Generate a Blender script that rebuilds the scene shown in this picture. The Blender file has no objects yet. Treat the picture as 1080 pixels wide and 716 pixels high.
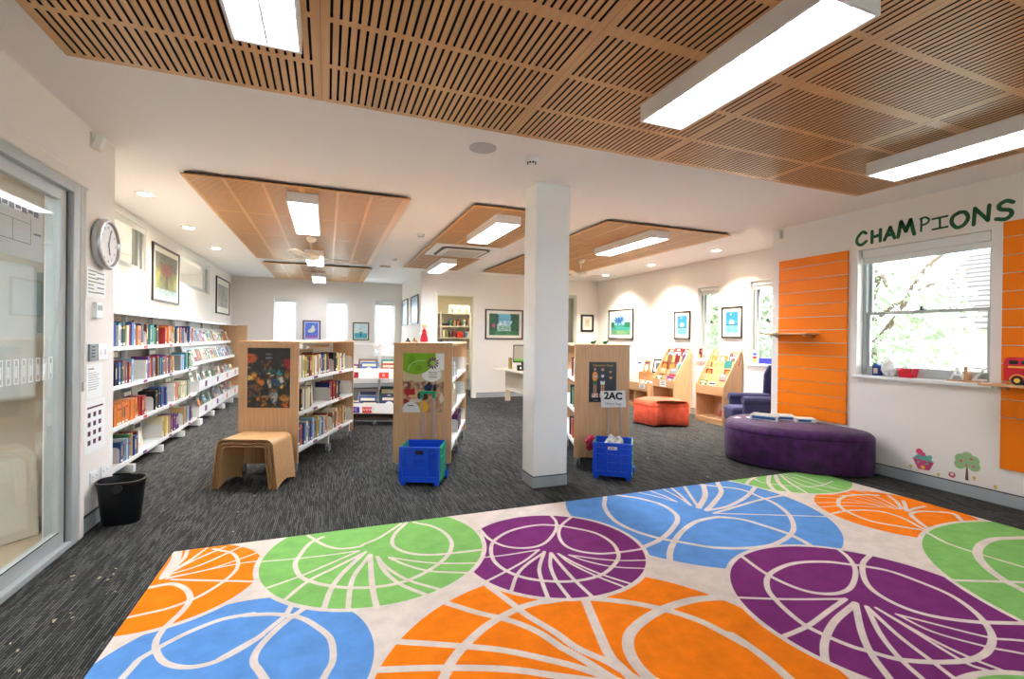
import bpy, math, random
import numpy as np
from mathutils import Vector, Matrix

random.seed(7)
PI = math.pi
SC = bpy.context.scene
COL = SC.collection

# ------------------------------------------------------------------ colours and materials
def lin(c):
    return tuple(((v / 255) / 12.92 if v / 255 <= 0.04045 else ((v / 255 + 0.055) / 1.055) ** 2.4) for v in c)

def rgba(c):
    return lin(c) + (1.0,)

MATS = {}

def mat(name, col=(200, 200, 200), rough=0.6, metal=0.0, spec=0.4, emit=None, estr=0.0, bump=0.0, bscale=200.0, vary=0.0, vscale=8.0, coat=0.0, sheen=0.0):
    if name in MATS:
        return MATS[name]
    m = bpy.data.materials.new(name)
    m.use_nodes = True
    nt = m.node_tree
    b = nt.nodes['Principled BSDF']
    b.inputs['Base Color'].default_value = rgba(col)
    b.inputs['Roughness'].default_value = rough
    b.inputs['Metallic'].default_value = metal
    b.inputs['Specular IOR Level'].default_value = spec
    b.inputs['Coat Weight'].default_value = coat
    b.inputs['Sheen Weight'].default_value = sheen
    if emit:
        b.inputs['Emission Color'].default_value = rgba(emit)
        b.inputs['Emission Strength'].default_value = estr
    if vary > 0 or bump > 0:
        tc = nt.nodes.new('ShaderNodeTexCoord')
    if vary > 0:
        n = nt.nodes.new('ShaderNodeTexNoise')
        n.inputs['Scale'].default_value = vscale
        n.inputs['Detail'].default_value = 4
        mr = nt.nodes.new('ShaderNodeMapRange')
        mr.inputs['From Min'].default_value = 0.3
        mr.inputs['From Max'].default_value = 0.7
        mr.inputs['To Min'].default_value = 1 - vary
        mr.inputs['To Max'].default_value = 1 + vary
        mx = nt.nodes.new('ShaderNodeMix')
        mx.data_type = 'RGBA'
        mx.blend_type = 'MULTIPLY'
        mx.inputs[0].default_value = 1.0
        mx.inputs[6].default_value = rgba(col)
        nt.links.new(tc.outputs['Object'], n.inputs['Vector'])
        nt.links.new(n.outputs['Fac'], mr.inputs['Value'])
        nt.links.new(mr.outputs['Result'], mx.inputs[7])
        nt.links.new(mx.outputs[2], b.inputs['Base Color'])
    if bump > 0:
        n2 = nt.nodes.new('ShaderNodeTexNoise')
        n2.inputs['Scale'].default_value = bscale
        n2.inputs['Detail'].default_value = 3
        bp = nt.nodes.new('ShaderNodeBump')
        bp.inputs['Strength'].default_value = bump
        bp.inputs['Distance'].default_value = 0.005
        nt.links.new(tc.outputs['Object'], n2.inputs['Vector'])
        nt.links.new(n2.outputs['Fac'], bp.inputs['Height'])
        nt.links.new(bp.outputs['Normal'], b.inputs['Normal'])
    MATS[name] = m
    return m

def wood(name, c1, c2, axis='Z', rough=0.4, scale=60.0, spec=0.4):
    if name in MATS:
        return MATS[name]
    m = bpy.data.materials.new(name)
    m.use_nodes = True
    nt = m.node_tree
    b = nt.nodes['Principled BSDF']
    b.inputs['Roughness'].default_value = rough
    b.inputs['Specular IOR Level'].default_value = spec
    tc = nt.nodes.new('ShaderNodeTexCoord')
    mp = nt.nodes.new('ShaderNodeMapping')
    k = scale / 14.0
    mp.inputs['Scale'].default_value = {'Z': (scale, scale, k), 'Y': (scale, k, scale), 'X': (k, scale, scale)}[axis]
    n = nt.nodes.new('ShaderNodeTexNoise')
    n.inputs['Scale'].default_value = 1.0
    n.inputs['Detail'].default_value = 4
    r = nt.nodes.new('ShaderNodeValToRGB')
    r.color_ramp.elements[0].position = 0.3
    r.color_ramp.elements[0].color = rgba(c1)
    r.color_ramp.elements[1].position = 0.7
    r.color_ramp.elements[1].color = rgba(c2)
    nt.links.new(tc.outputs['Object'], mp.inputs['Vector'])
    nt.links.new(mp.outputs['Vector'], n.inputs['Vector'])
    nt.links.new(n.outputs['Fac'], r.inputs['Fac'])
    nt.links.new(r.outputs['Color'], b.inputs['Base Color'])
    MATS[name] = m
    return m

def paint_mat():
    if 'painted_print' in MATS:
        return MATS['painted_print']
    m = bpy.data.materials.new('painted_print')
    m.use_nodes = True
    nt = m.node_tree
    b = nt.nodes['Principled BSDF']
    b.inputs['Roughness'].default_value = 0.35
    a = nt.nodes.new('ShaderNodeAttribute')
    a.attribute_name = 'Col'
    nt.links.new(a.outputs['Color'], b.inputs['Base Color'])
    MATS['painted_print'] = m
    return m

def glass_mat():
    if 'pane_glass' in MATS:
        return MATS['pane_glass']
    m = bpy.data.materials.new('pane_glass')
    m.use_nodes = True
    nt = m.node_tree
    for n in list(nt.nodes):
        nt.nodes.remove(n)
    out = nt.nodes.new('ShaderNodeOutputMaterial')
    mix = nt.nodes.new('ShaderNodeMixShader')
    tr = nt.nodes.new('ShaderNodeBsdfTransparent')
    tr.inputs['Color'].default_value = (0.93, 0.96, 0.95, 1)
    gl = nt.nodes.new('ShaderNodeBsdfGlossy')
    gl.inputs['Roughness'].default_value = 0.02
    lw = nt.nodes.new('ShaderNodeLayerWeight')
    lw.inputs['Blend'].default_value = 0.5
    pw = nt.nodes.new('ShaderNodeMath'); pw.operation = 'POWER'; pw.inputs[1].default_value = 4.0
    ml = nt.nodes.new('ShaderNodeMath'); ml.operation = 'MULTIPLY_ADD'; ml.inputs[1].default_value = 0.5; ml.inputs[2].default_value = 0.04
    nt.links.new(lw.outputs['Facing'], pw.inputs[0])
    nt.links.new(pw.outputs[0], ml.inputs[0])
    nt.links.new(ml.outputs[0], mix.inputs[0])
    nt.links.new(tr.outputs[0], mix.inputs[1])
    nt.links.new(gl.outputs[0], mix.inputs[2])
    nt.links.new(mix.outputs[0], out.inputs['Surface'])
    MATS['pane_glass'] = m
    return m

def carpet_mat():
    m = bpy.data.materials.new('striped_carpet')
    m.use_nodes = True
    nt = m.node_tree
    b = nt.nodes['Principled BSDF']
    b.inputs['Roughness'].default_value = 0.95
    b.inputs['Specular IOR Level'].default_value = 0.15
    tc = nt.nodes.new('ShaderNodeTexCoord')
    def bricks(w, h, mortar, c1, c2, cm, off=0.37):
        mp = nt.nodes.new('ShaderNodeMapping')
        mp.inputs['Rotation'].default_value = (0, 0, PI / 2)
        b2 = nt.nodes.new('ShaderNodeTexBrick')
        b2.offset = off
        b2.inputs['Scale'].default_value = 1.0
        b2.inputs['Brick Width'].default_value = w
        b2.inputs['Row Height'].default_value = h
        b2.inputs['Mortar Size'].default_value = mortar
        b2.inputs['Mortar Smooth'].default_value = 0.4
        b2.inputs['Bias'].default_value = 0.0
        b2.inputs['Color1'].default_value = rgba(c1)
        b2.inputs['Color2'].default_value = rgba(c2)
        b2.inputs['Mortar'].default_value = rgba(cm)
        nt.links.new(tc.outputs['Object'], mp.inputs['Vector'])
        nt.links.new(mp.outputs['Vector'], b2.inputs['Vector'])
        return b2
    def mult(a, c):
        q = nt.nodes.new('ShaderNodeMix'); q.data_type = 'RGBA'; q.blend_type = 'MULTIPLY'; q.inputs[0].default_value = 1
        nt.links.new(a, q.inputs[6]); nt.links.new(c, q.inputs[7])
        return q.outputs[2]
    # ribs of yarn, dashes of different shades along them, and half-metre tiles
    n1 = bricks(0.11, 0.0125, 0.0022, (50, 49, 47), (95, 93, 89), (16, 16, 17))
    tl = bricks(0.5, 0.5, 0.001, (238, 238, 238), (255, 255, 255), (190, 190, 190), 0.0)
    n3 = nt.nodes.new('ShaderNodeTexNoise')
    n3.inputs['Scale'].default_value = 60
    n3.inputs['Detail'].default_value = 5
    nt.links.new(tc.outputs['Object'], n3.inputs['Vector'])
    mr3 = nt.nodes.new('ShaderNodeMapRange')
    mr3.inputs['From Min'].default_value = 0.3; mr3.inputs['From Max'].default_value = 0.7
    mr3.inputs['To Min'].default_value = 0.72; mr3.inputs['To Max'].default_value = 1.2
    nt.links.new(n3.outputs['Fac'], mr3.inputs['Value'])
    nt.links.new(mult(mult(n1.outputs['Color'], tl.outputs['Color']), mr3.outputs['Result']), b.inputs['Base Color'])
    bp = nt.nodes.new('ShaderNodeBump')
    bp.inputs['Strength'].default_value = 0.5
    bp.inputs['Distance'].default_value = 0.003
    bp.invert = True
    nt.links.new(n1.outputs['Fac'], bp.inputs['Height'])
    nt.links.new(bp.outputs['Normal'], b.inputs['Normal'])
    return m

def rug_mat(name, c):
    m = bpy.data.materials.new(name)
    m.use_nodes = True
    nt = m.node_tree
    b = nt.nodes['Principled BSDF']
    b.inputs['Roughness'].default_value = 0.95
    b.inputs['Specular IOR Level'].default_value = 0.1
    a = nt.nodes.new('ShaderNodeAttribute')
    a.attribute_name = 'pattern'
    mr = nt.nodes.new('ShaderNodeMapRange')
    mr.inputs['From Min'].default_value = -0.0015
    mr.inputs['From Max'].default_value = 0.0015
    nt.links.new(a.outputs['Fac'], mr.inputs['Value'])
    tc = nt.nodes.new('ShaderNodeTexCoord')
    n = nt.nodes.new('ShaderNodeTexNoise')
    n.inputs['Scale'].default_value = 9
    n.inputs['Detail'].default_value = 6
    n.inputs['Roughness'].default_value = 0.65
    nt.links.new(tc.outputs['Object'], n.inputs['Vector'])
    m2 = nt.nodes.new('ShaderNodeMapRange')
    m2.inputs['From Min'].default_value = 0.3
    m2.inputs['From Max'].default_value = 0.7
    m2.inputs['To Min'].default_value = 0.86
    m2.inputs['To Max'].default_value = 1.12
    nt.links.new(n.outputs['Fac'], m2.inputs['Value'])
    mx = nt.nodes.new('ShaderNodeMix')
    mx.data_type = 'RGBA'
    nt.links.new(mr.outputs['Result'], mx.inputs[0])
    mx.inputs[6].default_value = rgba((222, 205, 194))
    mx.inputs[7].default_value = rgba(c)
    mm = nt.nodes.new('ShaderNodeMix')
    mm.data_type = 'RGBA'
    mm.blend_type = 'MULTIPLY'
    mm.inputs[0].default_value = 1
    nt.links.new(mx.outputs[2], mm.inputs[6])
    nt.links.new(m2.outputs['Result'], mm.inputs[7])
    nt.links.new(mm.outputs[2], b.inputs['Base Color'])
    n2 = nt.nodes.new('ShaderNodeTexNoise')
    n2.inputs['Scale'].default_value = 260
    nt.links.new(tc.outputs['Object'], n2.inputs['Vector'])
    bp = nt.nodes.new('ShaderNodeBump')
    bp.inputs['Strength'].default_value = 0.35
    bp.inputs['Distance'].default_value = 0.004
    nt.links.new(n2.outputs['Fac'], bp.inputs['Height'])
    nt.links.new(bp.outputs['Normal'], b.inputs['Normal'])
    return m

# ------------------------------------------------------------------ mesh building
class MB:
    def __init__(s):
        s.v = []; s.f = []; s.m = []; s.T = None
    def pts(s, pts):
        k = len(s.v)
        if s.T is not None:
            pts = [tuple(s.T @ Vector(p)) for p in pts]
        s.v += [tuple(p) for p in pts]
        return k
    def face(s, idx, m=0):
        s.f.append(tuple(idx)); s.m.append(m)
    def box(s, x0, x1, y0, y1, z0, z1, m=0):
        k = s.pts([(x0, y0, z0), (x1, y0, z0), (x1, y1, z0), (x0, y1, z0), (x0, y0, z1), (x1, y0, z1), (x1, y1, z1), (x0, y1, z1)])
        for q in ((0, 3, 2, 1), (4, 5, 6, 7), (0, 1, 5, 4), (1, 2, 6, 5), (2, 3, 7, 6), (3, 0, 4, 7)):
            s.face([k + i for i in q], m)
        return s
    def obox(s, c, size, M, m=0):
        T = s.T
        s.T = (T if T is not None else Matrix()) @ Matrix.Translation(c) @ M
        a, b, d = size
        s.box(-a / 2, a / 2, -b / 2, b / 2, -d / 2, d / 2, m)
        s.T = T
        return s
    def prism(s, poly, z0, z1, m=0, mtop=None):
        n = len(poly)
        k = s.pts([(p[0], p[1], z0) for p in poly] + [(p[0], p[1], z1) for p in poly])
        s.face([k + i for i in range(n)][::-1], m)
        s.face([k + n + i for i in range(n)], m if mtop is None else mtop)
        for i in range(n):
            j = (i + 1) % n
            s.face((k + i, k + j, k + n + j, k + n + i), m)
        return s
    def prism_axis(s, poly, a0, a1, axis, m=0):
        # poly in the plane across the axis ('x': (y,z); 'y': (x,z))
        f = {'x': lambda p, a: (a, p[0], p[1]), 'y': lambda p, a: (p[0], a, p[1])}[axis]
        n = len(poly)
        k = s.pts([f(p, a0) for p in poly] + [f(p, a1) for p in poly])
        s.face([k + i for i in range(n)], m)
        s.face([k + n + i for i in range(n)][::-1], m)
        for i in range(n):
            j = (i + 1) % n
            s.face((k + i, k + n + i, k + n + j, k + j), m)
        return s
    def cyl(s, p0, p1, r0, r1=None, n=12, m=0):
        r1 = r0 if r1 is None else r1
        p0 = Vector(p0); p1 = Vector(p1)
        d = (p1 - p0).normalized()
        a = d.orthogonal().normalized(); b = d.cross(a)
        k = s.pts([tuple(p0 + (a * math.cos(2 * PI * i / n) + b * math.sin(2 * PI * i / n)) * r0) for i in range(n)] +
                  [tuple(p1 + (a * math.cos(2 * PI * i / n) + b * math.sin(2 * PI * i / n)) * r1) for i in range(n)])
        for i in range(n):
            j = (i + 1) % n
            s.face((k + i, k + j, k + n + j, k + n + i), m)
        s.face([k + i for i in range(n)][::-1], m)
        s.face([k + n + i for i in range(n)], m)
        return s
    def tube(s, pts, r, n=8, m=0):
        for a, b in zip(pts[:-1], pts[1:]):
            s.cyl(a, b, r, r, n, m)
        return s
    def lathe(s, prof, c=(0, 0, 0), n=24, m=0, caps=True):
        ks = []
        for r, z in prof:
            ks.append(s.pts([(c[0] + r * math.cos(2 * PI * i / n), c[1] + r * math.sin(2 * PI * i / n), c[2] + z) for i in range(n)]))
        for a, b in zip(ks[:-1], ks[1:]):
            for i in range(n):
                j = (i + 1) % n
                s.face((a + i, a + j, b + j, b + i), m)
        if caps and prof[0][0] > 1e-5:
            s.face([ks[0] + i for i in range(n)][::-1], m)
        if caps and prof[-1][0] > 1e-5:
            s.face([ks[-1] + i for i in range(n)], m)
        return s
    def cylx(s, cx, cz, r, y, m=0, n=12):
        # a disc standing in the xz plane, raised from y=0 to y
        k = s.pts([(cx + r * math.cos(2 * PI * i / n), q, cz + r * math.sin(2 * PI * i / n)) for q in (y, 0) for i in range(n)])
        s.face([k + i for i in range(n)], m)
        for i in range(n):
            j = (i + 1) % n
            s.face((k + j, k + i, k + n + i, k + n + j), m)
        return s
    def sphere(s, c, r, n=12, m=0, sq=(1, 1, 1)):
        rows = max(4, n // 2)
        ks = []
        for a in range(rows + 1):
            t = PI * a / rows
            ks.append(s.pts([(c[0] + sq[0] * r * math.sin(t) * math.cos(2 * PI * i / n), c[1] + sq[1] * r * math.sin(t) * math.sin(2 * PI * i / n), c[2] - sq[2] * r * math.cos(t)) for i in range(n)]))
        for a, b in zip(ks[:-1], ks[1:]):
            for i in range(n):
                j = (i + 1) % n
                s.face((a + i, a + j, b + j, b + i), m)
        return s
    def mesh(s, name, mats, smooth=False):
        me = bpy.data.meshes.new(name)
        me.from_pydata(s.v, [], s.f)
        for q in (mats if isinstance(mats, (list, tuple)) else [mats]):
            me.materials.append(q)
        me.polygons.foreach_set('material_index', s.m)
        if smooth:
            me.polygons.foreach_set('use_smooth', [True] * len(s.f))
        me.validate()
        me.update()
        return me
    def build(s, name, mats, parent=None, smooth=False, bevel=0.0, loc=None, rz=0.0, segs=2):
        o = bpy.data.objects.new(name, s.mesh(name, mats, smooth))
        COL.objects.link(o)
        if parent is not None:
            o.parent = parent
        if loc is not None:
            o.location = loc
        o.rotation_euler = (0, 0, rz)
        if bevel > 0:
            md = o.modifiers.new('bevel', 'BEVEL')
            md.width = bevel
            md.segments = segs
            md.limit_method = 'ANGLE'
            md.angle_limit = math.radians(40)
        if smooth:
            es = o.modifiers.new('split', 'EDGE_SPLIT')
            es.split_angle = math.radians(50)
        return o

def tag(o, label, cat, group=None):
    o['label'] = label; o['category'] = cat
    if group:
        o['group'] = group
    return o

def thing(name, label, cat, loc=(0, 0, 0), rz=0.0, group=None):
    o = bpy.data.objects.new(name, None)
    o.empty_display_size = 0.1
    COL.objects.link(o)
    o.location = loc; o.rotation_euler = (0, 0, rz)
    return tag(o, label, cat, group)

def structure(o):
    o['kind'] = 'structure'
    return o

def group_empty(name, loc=(0, 0, 0), rz=0.0):
    o = bpy.data.objects.new(name, None)
    COL.objects.link(o)
    o.location = loc; o.rotation_euler = (0, 0, rz)
    o['kind'] = 'structure'
    return o

def painted(name, w, h, nx, ny, fn, parent=None, loc=(0, 0, 0), rot=(0, 0, 0), thick=0.001):
    # a flat print standing in the xz plane, facing -y, its lower left corner at the origin
    vs = []; cs = []
    for j in range(ny + 1):
        for i in range(nx + 1):
            vs.append((w * i / nx, -thick, h * j / ny))
            cs.append(rgba(fn(i / nx, j / ny)))
    fs = [(j * (nx + 1) + i, j * (nx + 1) + i + 1, (j + 1) * (nx + 1) + i + 1, (j + 1) * (nx + 1) + i) for j in range(ny) for i in range(nx)]
    k = len(vs)
    for p in ((0, 0, 0), (w, 0, 0), (w, 0, h), (0, 0, h), (0, -thick, 0), (w, -thick, 0), (w, -thick, h), (0, -thick, h)):
        vs.append(p); cs.append(rgba((240, 240, 238)))
    fs += [(k + 3, k + 2, k + 1, k), (k, k + 1, k + 5, k + 4), (k + 1, k + 2, k + 6, k + 5), (k + 2, k + 3, k + 7, k + 6), (k + 3, k, k + 4, k + 7)]
    me = bpy.data.meshes.new(name)
    me.from_pydata(vs, [], fs)
    at = me.color_attributes.new('Col', 'FLOAT_COLOR', 'POINT')
    at.data.foreach_set('color', np.array(cs, dtype=np.float32).ravel())
    me.materials.append(paint_mat())
    o = bpy.data.objects.new(name, me)
    COL.objects.link(o)
    o.parent = parent
    o.location = loc; o.rotation_euler = rot
    return o

def text(name, s, size, m, parent=None, loc=(0, 0, 0), rz=0.0, align='CENTER', ext=0.0008, flat=False, sx=1.0, bold=0.0):
    cu = bpy.data.curves.new(name, 'FONT')
    cu.body = s; cu.size = size; cu.extrude = ext; cu.offset = bold
    cu.align_x = align; cu.align_y = 'CENTER'
    tmp = bpy.data.objects.new(name + '_tmp', cu)
    COL.objects.link(tmp)
    dg = bpy.context.evaluated_depsgraph_get()
    me = bpy.data.meshes.new_from_object(tmp.evaluated_get(dg))
    bpy.data.objects.remove(tmp)
    me.materials.clear()
    me.materials.append(m)
    o = bpy.data.objects.new(name, me)
    COL.objects.link(o)
    o.parent = parent
    o.location = loc
    o.rotation_euler = (0 if flat else PI / 2, 0, rz)
    o.scale = (sx, 1, 1)
    return o

def catmull(pts, n=8):
    P = [Vector(p) for p in pts]
    if len(P) < 3:
        return P
    out = []
    for i in range(len(P) - 1):
        a = P[i - 1] if i > 0 else P[i] * 2 - P[i + 1]
        b, c = P[i], P[i + 1]
        d = P[i + 2] if i + 2 < len(P) else P[i + 1] * 2 - P[i]
        for k in range(n):
            t = k / n
            out.append(0.5 * ((2 * b) + (c - a) * t + (2 * a - 5 * b + 4 * c - d) * t * t + (3 * b - a - 3 * c + d) * t ** 3))
    out.append(P[-1])
    return out

# ------------------------------------------------------------------ palette
WALL = mat('wall_paint', (238, 231, 223), 0.85, bump=0.05, bscale=300)
CREAM = mat('cream_paint', (238, 228, 196), 0.85)
CEIL = mat('ceiling_paint', (247, 242, 238), 0.9)
MAPLE = wood('maple_laminate', (206, 158, 114), (222, 178, 134), 'Z', 0.38, 50)
MAPLE_X = wood('maple_top', (206, 156, 108), (220, 176, 130), 'Y', 0.35, 50)
PLY = wood('bent_ply', (206, 158, 108), (220, 176, 126), 'X', 0.35, 40)
PLY_EDGE = mat('ply_edge', (150, 108, 68), 0.6)
TIMBER = wood('ceiling_timber', (198, 148, 94), (212, 164, 108), 'Y', 0.36, 30, 0.5)
TIMBER_PALE = wood('ceiling_timber_satin', (198, 144, 86), (210, 158, 98), 'X', 0.44, 30, 0.4)
FELT_SLOT_SHADE = mat('black_felt_slot_shade', (14, 12, 11), 0.95)
STEEL = mat('white_steel', (238, 236, 232), 0.4)
STEEL_G = mat('off_white_steel', (222, 218, 210), 0.45)
SKIRT = mat('grey_aluminium', (170, 174, 176), 0.42, 0.15)
DARK = mat('dark_strip', (30, 30, 38), 0.5)
FRAMEGREY = mat('powder_grey', (186, 190, 188), 0.45, 0.15)
FRAMEDARK = mat('gasket_black', (22, 22, 24), 0.6)
WHITE = mat('gloss_white', (242, 242, 240), 0.35)
PAPER = mat('paper_white', (244, 243, 240), 0.8)
BLACK = mat('black_plastic', (18, 18, 20), 0.38)
INK = mat('black_ink', (24, 24, 26), 0.7)
CHROME = mat('brushed_steel', (196, 198, 200), 0.28, 0.9)
RUBBER = mat('grey_rubber', (104, 108, 112), 0.6)
ORANGE = mat('orange_laminate', (238, 122, 14), 0.5, spec=0.15)
GREEN = mat('letter_green', (24, 92, 52), 0.55)
GLASS = glass_mat()
BLIND = mat('blind_fabric', (236, 234, 228), 0.8)
PURPLE_V = mat('purple_velour', (66, 26, 78), 0.65, spec=0.25, vary=0.5, vscale=13, bump=0.3, bscale=60, sheen=0.12)
RED_V = mat('coral_velour', (232, 92, 60), 0.9, spec=0.1, vary=0.16, vscale=12, bump=0.2, bscale=60, sheen=0.2)
NAVY_V = mat('navy_velour', (46, 44, 84), 0.8, vary=0.2, vscale=9, bump=0.3, bscale=60, sheen=0.1)
BLUE_P = mat('blue_crate_plastic', (26, 82, 218), 0.35)
GREEN_P = mat('green_crate_plastic', (14, 158, 116), 0.4)
BRONZE = mat('dark_bronze_frame', (44, 34, 30), 0.4)

# ------------------------------------------------------------------ camera (level, 24 mm-class wide angle)
YAW, PT, RO, FPX, CH = 0.37145338, -0.003708, 0.0117448, 500.73, 1.3246
cd = bpy.data.cameras.new('camera')
cam = bpy.data.objects.new('camera', cd)
COL.objects.link(cam)
cd.sensor_fit = 'HORIZONTAL'; cd.sensor_width = 36.0; cd.lens = 36.0 * FPX / 1080
cd.clip_start = 0.05; cd.clip_end = 200
fw = Vector((math.sin(YAW) * math.cos(PT), math.cos(YAW) * math.cos(PT), math.sin(PT)))
rt = Vector((math.cos(YAW), -math.sin(YAW), 0))
up = rt.cross(fw)
c_, s_ = math.cos(RO), math.sin(RO)
rt2 = rt * c_ + up * s_
up2 = up * c_ - rt * s_
M = Matrix((rt2, up2, -fw)).transposed().to_4x4()
M.translation = Vector((0, 0, CH))
cam.matrix_world = M
SC.camera = cam
H = 2.7

# ------------------------------------------------------------------ room shell
def wall(name, axis, c0, c1, u0, u1, z0, z1, openings=(), m=WALL):
    b = MB()
    def piece(a0, a1, za, zb):
        if a1 - a0 < 1e-4 or zb - za < 1e-4:
            return
        if axis == 'x':
            b.box(c0, c1, a0, a1, za, zb)
        else:
            b.box(a0, a1, c0, c1, za, zb)
    u = u0
    for (a, e, za, zb) in sorted(openings):
        piece(u, a, z0, z1)
        piece(a, e, z0, za)
        piece(a, e, zb, z1)
        u = e
    piece(u, u1, z0, z1)
    return structure(b.build(name, m))

fl = structure(MB().box(-2.4, 8, -3.3, 13.1, -0.06, 0).build('floor', carpet_mat()))
structure(MB().box(-6.2, -2.4, -3.3, 13.1, -0.06, 0).box(-2.4, -1.64, -3.3, 4.25, 0.0, 0.003).build('floor_annex', mat('annex_vinyl', (196, 172, 142), 0.5)))
structure(MB().box(-6.4, 8, -3.3, 13.1, H, H + 0.1).build('ceiling', CEIL))

wall('wall_left_near', 'x', -1.64, -1.49, -3.0, 4.396, 0, H, [(0.4, 3.80, 0, 2.25)])
wall('wall_left_return', 'y', 4.25, 4.396, -2.25, -1.64, 0, H)
wall('wall_left', 'x', -2.25, -2.10, 4.396, 12.76, 0, H, [(5.2, 7.15, 2.07, 2.665), (8.6, 10.55, 2.08, 2.655)])
BW = [(-1.20, -0.68, 0.82, 2.23), (-0.03, 0.485, 0.82, 2.23), (1.135, 1.65, 0.82, 2.23)]
wall('wall_back', 'y', 12.76, 12.95, -2.25, 6.3, 0, H, BW)
wall('wall_middle_side', 'x', 1.83, 1.95, 9.97, 12.76, 0, H)
wall('wall_middle', 'y', 9.97, 10.09, 1.95, 6.107, 0, H, [(2.17, 2.98, 0, 2.22), (4.6, 5.45, 0, 2.28)])
wall('wall_right_far', 'x', 6.107, 6.3, 4.2, 12.76, 0, H, [(5.03, 5.53, 0.97, 2.235), (6.155, 6.64, 0.98, 2.235)])
wall('wall_right_return', 'y', 4.2, 4.35, 5.36, 6.107, 0, H)
wall('wall_right', 'x', 5.18, 5.36, -3.0, 4.35, 0, H, [(-1.0, 0.1, 0.98, 2.28), (2.255, 3.33, 0.98, 2.28)])
wall('wall_rear', 'y', -3.15, -3.0, -1.64, 5.36, 0, H, [(1.3, 2.9, .95, 2.3)])
# annex beyond the glass door and the clerestory windows
bw = MB()
dv = Vector((0.173, 0.214)).normalized()
a0 = Vector((-1.62, 4.262)); a1 = a0 - dv * 4.6
nrm = Vector((-dv.y, dv.x))
bw.prism([tuple(a1), tuple(a0), tuple(a0 + nrm * 0.1), tuple(a1 + nrm * 0.1)][::-1], 0, H)
structure(bw.build('wall_annex', mat('annex_paint', (226, 214, 196), 0.8)))
bw = MB()
bw.prism([tuple(a1 - nrm * .012), tuple(a0 - nrm * .012), tuple(a0), tuple(a1)][::-1], 0.003, 0.10)
structure(bw.build('baseboard_annex', SKIRT))
wall('wall_annex_far', 'x', -6.2, -6.05, -3.3, 13.1, 0, H, [(6.5, 8.5, 1.0, 2.3), (9.5, 11.8, 1.0, 2.3)])
wall('wall_annex_end', 'y', 12.95, 13.1, -6.05, -2.25, 0, H)
wall('wall_annex_rear', 'y', -3.3, -3.15, -6.05, -1.64, 0, H)
# store room walls behind the doorway
wall('wall_store_back', 'y', 12.45, 12.55, 1.95, 6.107, 0, H, (), CREAM)

def skirt(name, pts, h=0.1, t=0.012):
    b = MB()
    for (x0, x1, y0, y1) in pts:
        b.box(x0, x1, y0, y1, 0, h)
        g = 0.0015
        b.box(x0 - g, x1 + g, y0 - g, y1 + g, h, h + 0.007, 1)
    return structure(b.build(name, [SKIRT, DARK]))
skirt('baseboard_left_near', [(-1.49, -1.478, 3.87, 4.408)])
skirt('baseboard_left', [(-2.10, -2.088, 4.4, 12.76)])
skirt('baseboard_back', [(-2.088, 1.83, 12.748, 12.76)])
skirt('baseboard_middle', [(1.818, 1.83, 9.96, 12.748), (1.83, 2.10, 9.958, 9.97), (3.05, 4.53, 9.958, 9.97), (5.52, 6.095, 9.958, 9.97)])
skirt('baseboard_right_far', [(6.095, 6.107, 4.362, 9.958)])
skirt('baseboard_right', [(5.168, 5.18, -3.0, 4.362)])
skirt('baseboard_rear', [(-1.48, 5.16, -3.0, -2.988)])

# free-standing pillar
p = group_empty('pillar')
PILX0, PILX1, PILY0, PILY1 = 1.705, 2.035, 3.82, 4.08
MB().box(PILX0, PILX1, PILY0, PILY1, 0, H).build('pillar_shaft', mat('pillar_paint', (248, 247, 244), 0.7), p, bevel=0.004)
MB().box(PILX0 - .003, PILX1 + .003, PILY0 - .003, PILY1 + .003, 0, .095).box(PILX0 - .004, PILX1 + .004, PILY0 - .004, PILY1 + .004, .095, .103, 1).build('pillar_skirting', [SKIRT, DARK], p)
MB().box(PILX0 - .004, PILX1 + .004, PILY0 - .004, PILY1 + .004, H - .012, H).build('pillar_bead', WHITE, p)

# door casings of the two doorways in the middle wall
def casing(name, x0, x1, z1, m):
    b = MB()
    b.box(x0 - .07, x0, 9.952, 9.97, 0, z1 + .07).box(x1, x1 + .07, 9.952, 9.97, 0, z1 + .07).box(x0, x1, 9.952, 9.97, z1, z1 + .07)
    b.box(x0, x0 + .012, 9.97, 10.09, 0, z1).box(x1 - .012, x1, 9.97, 10.09, 0, z1).box(x0 + .012, x1 - .012, 9.97, 10.09, z1 - .012, z1)
    return structure(b.build(name, m))
casing('door_1', 2.17, 2.98, 2.22, mat('door_trim_cream', (238, 232, 216), 0.5))
casing('door_2', 4.6, 5.45, 2.28, mat('door_trim_grey', (176, 182, 168), 0.5))

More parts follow.
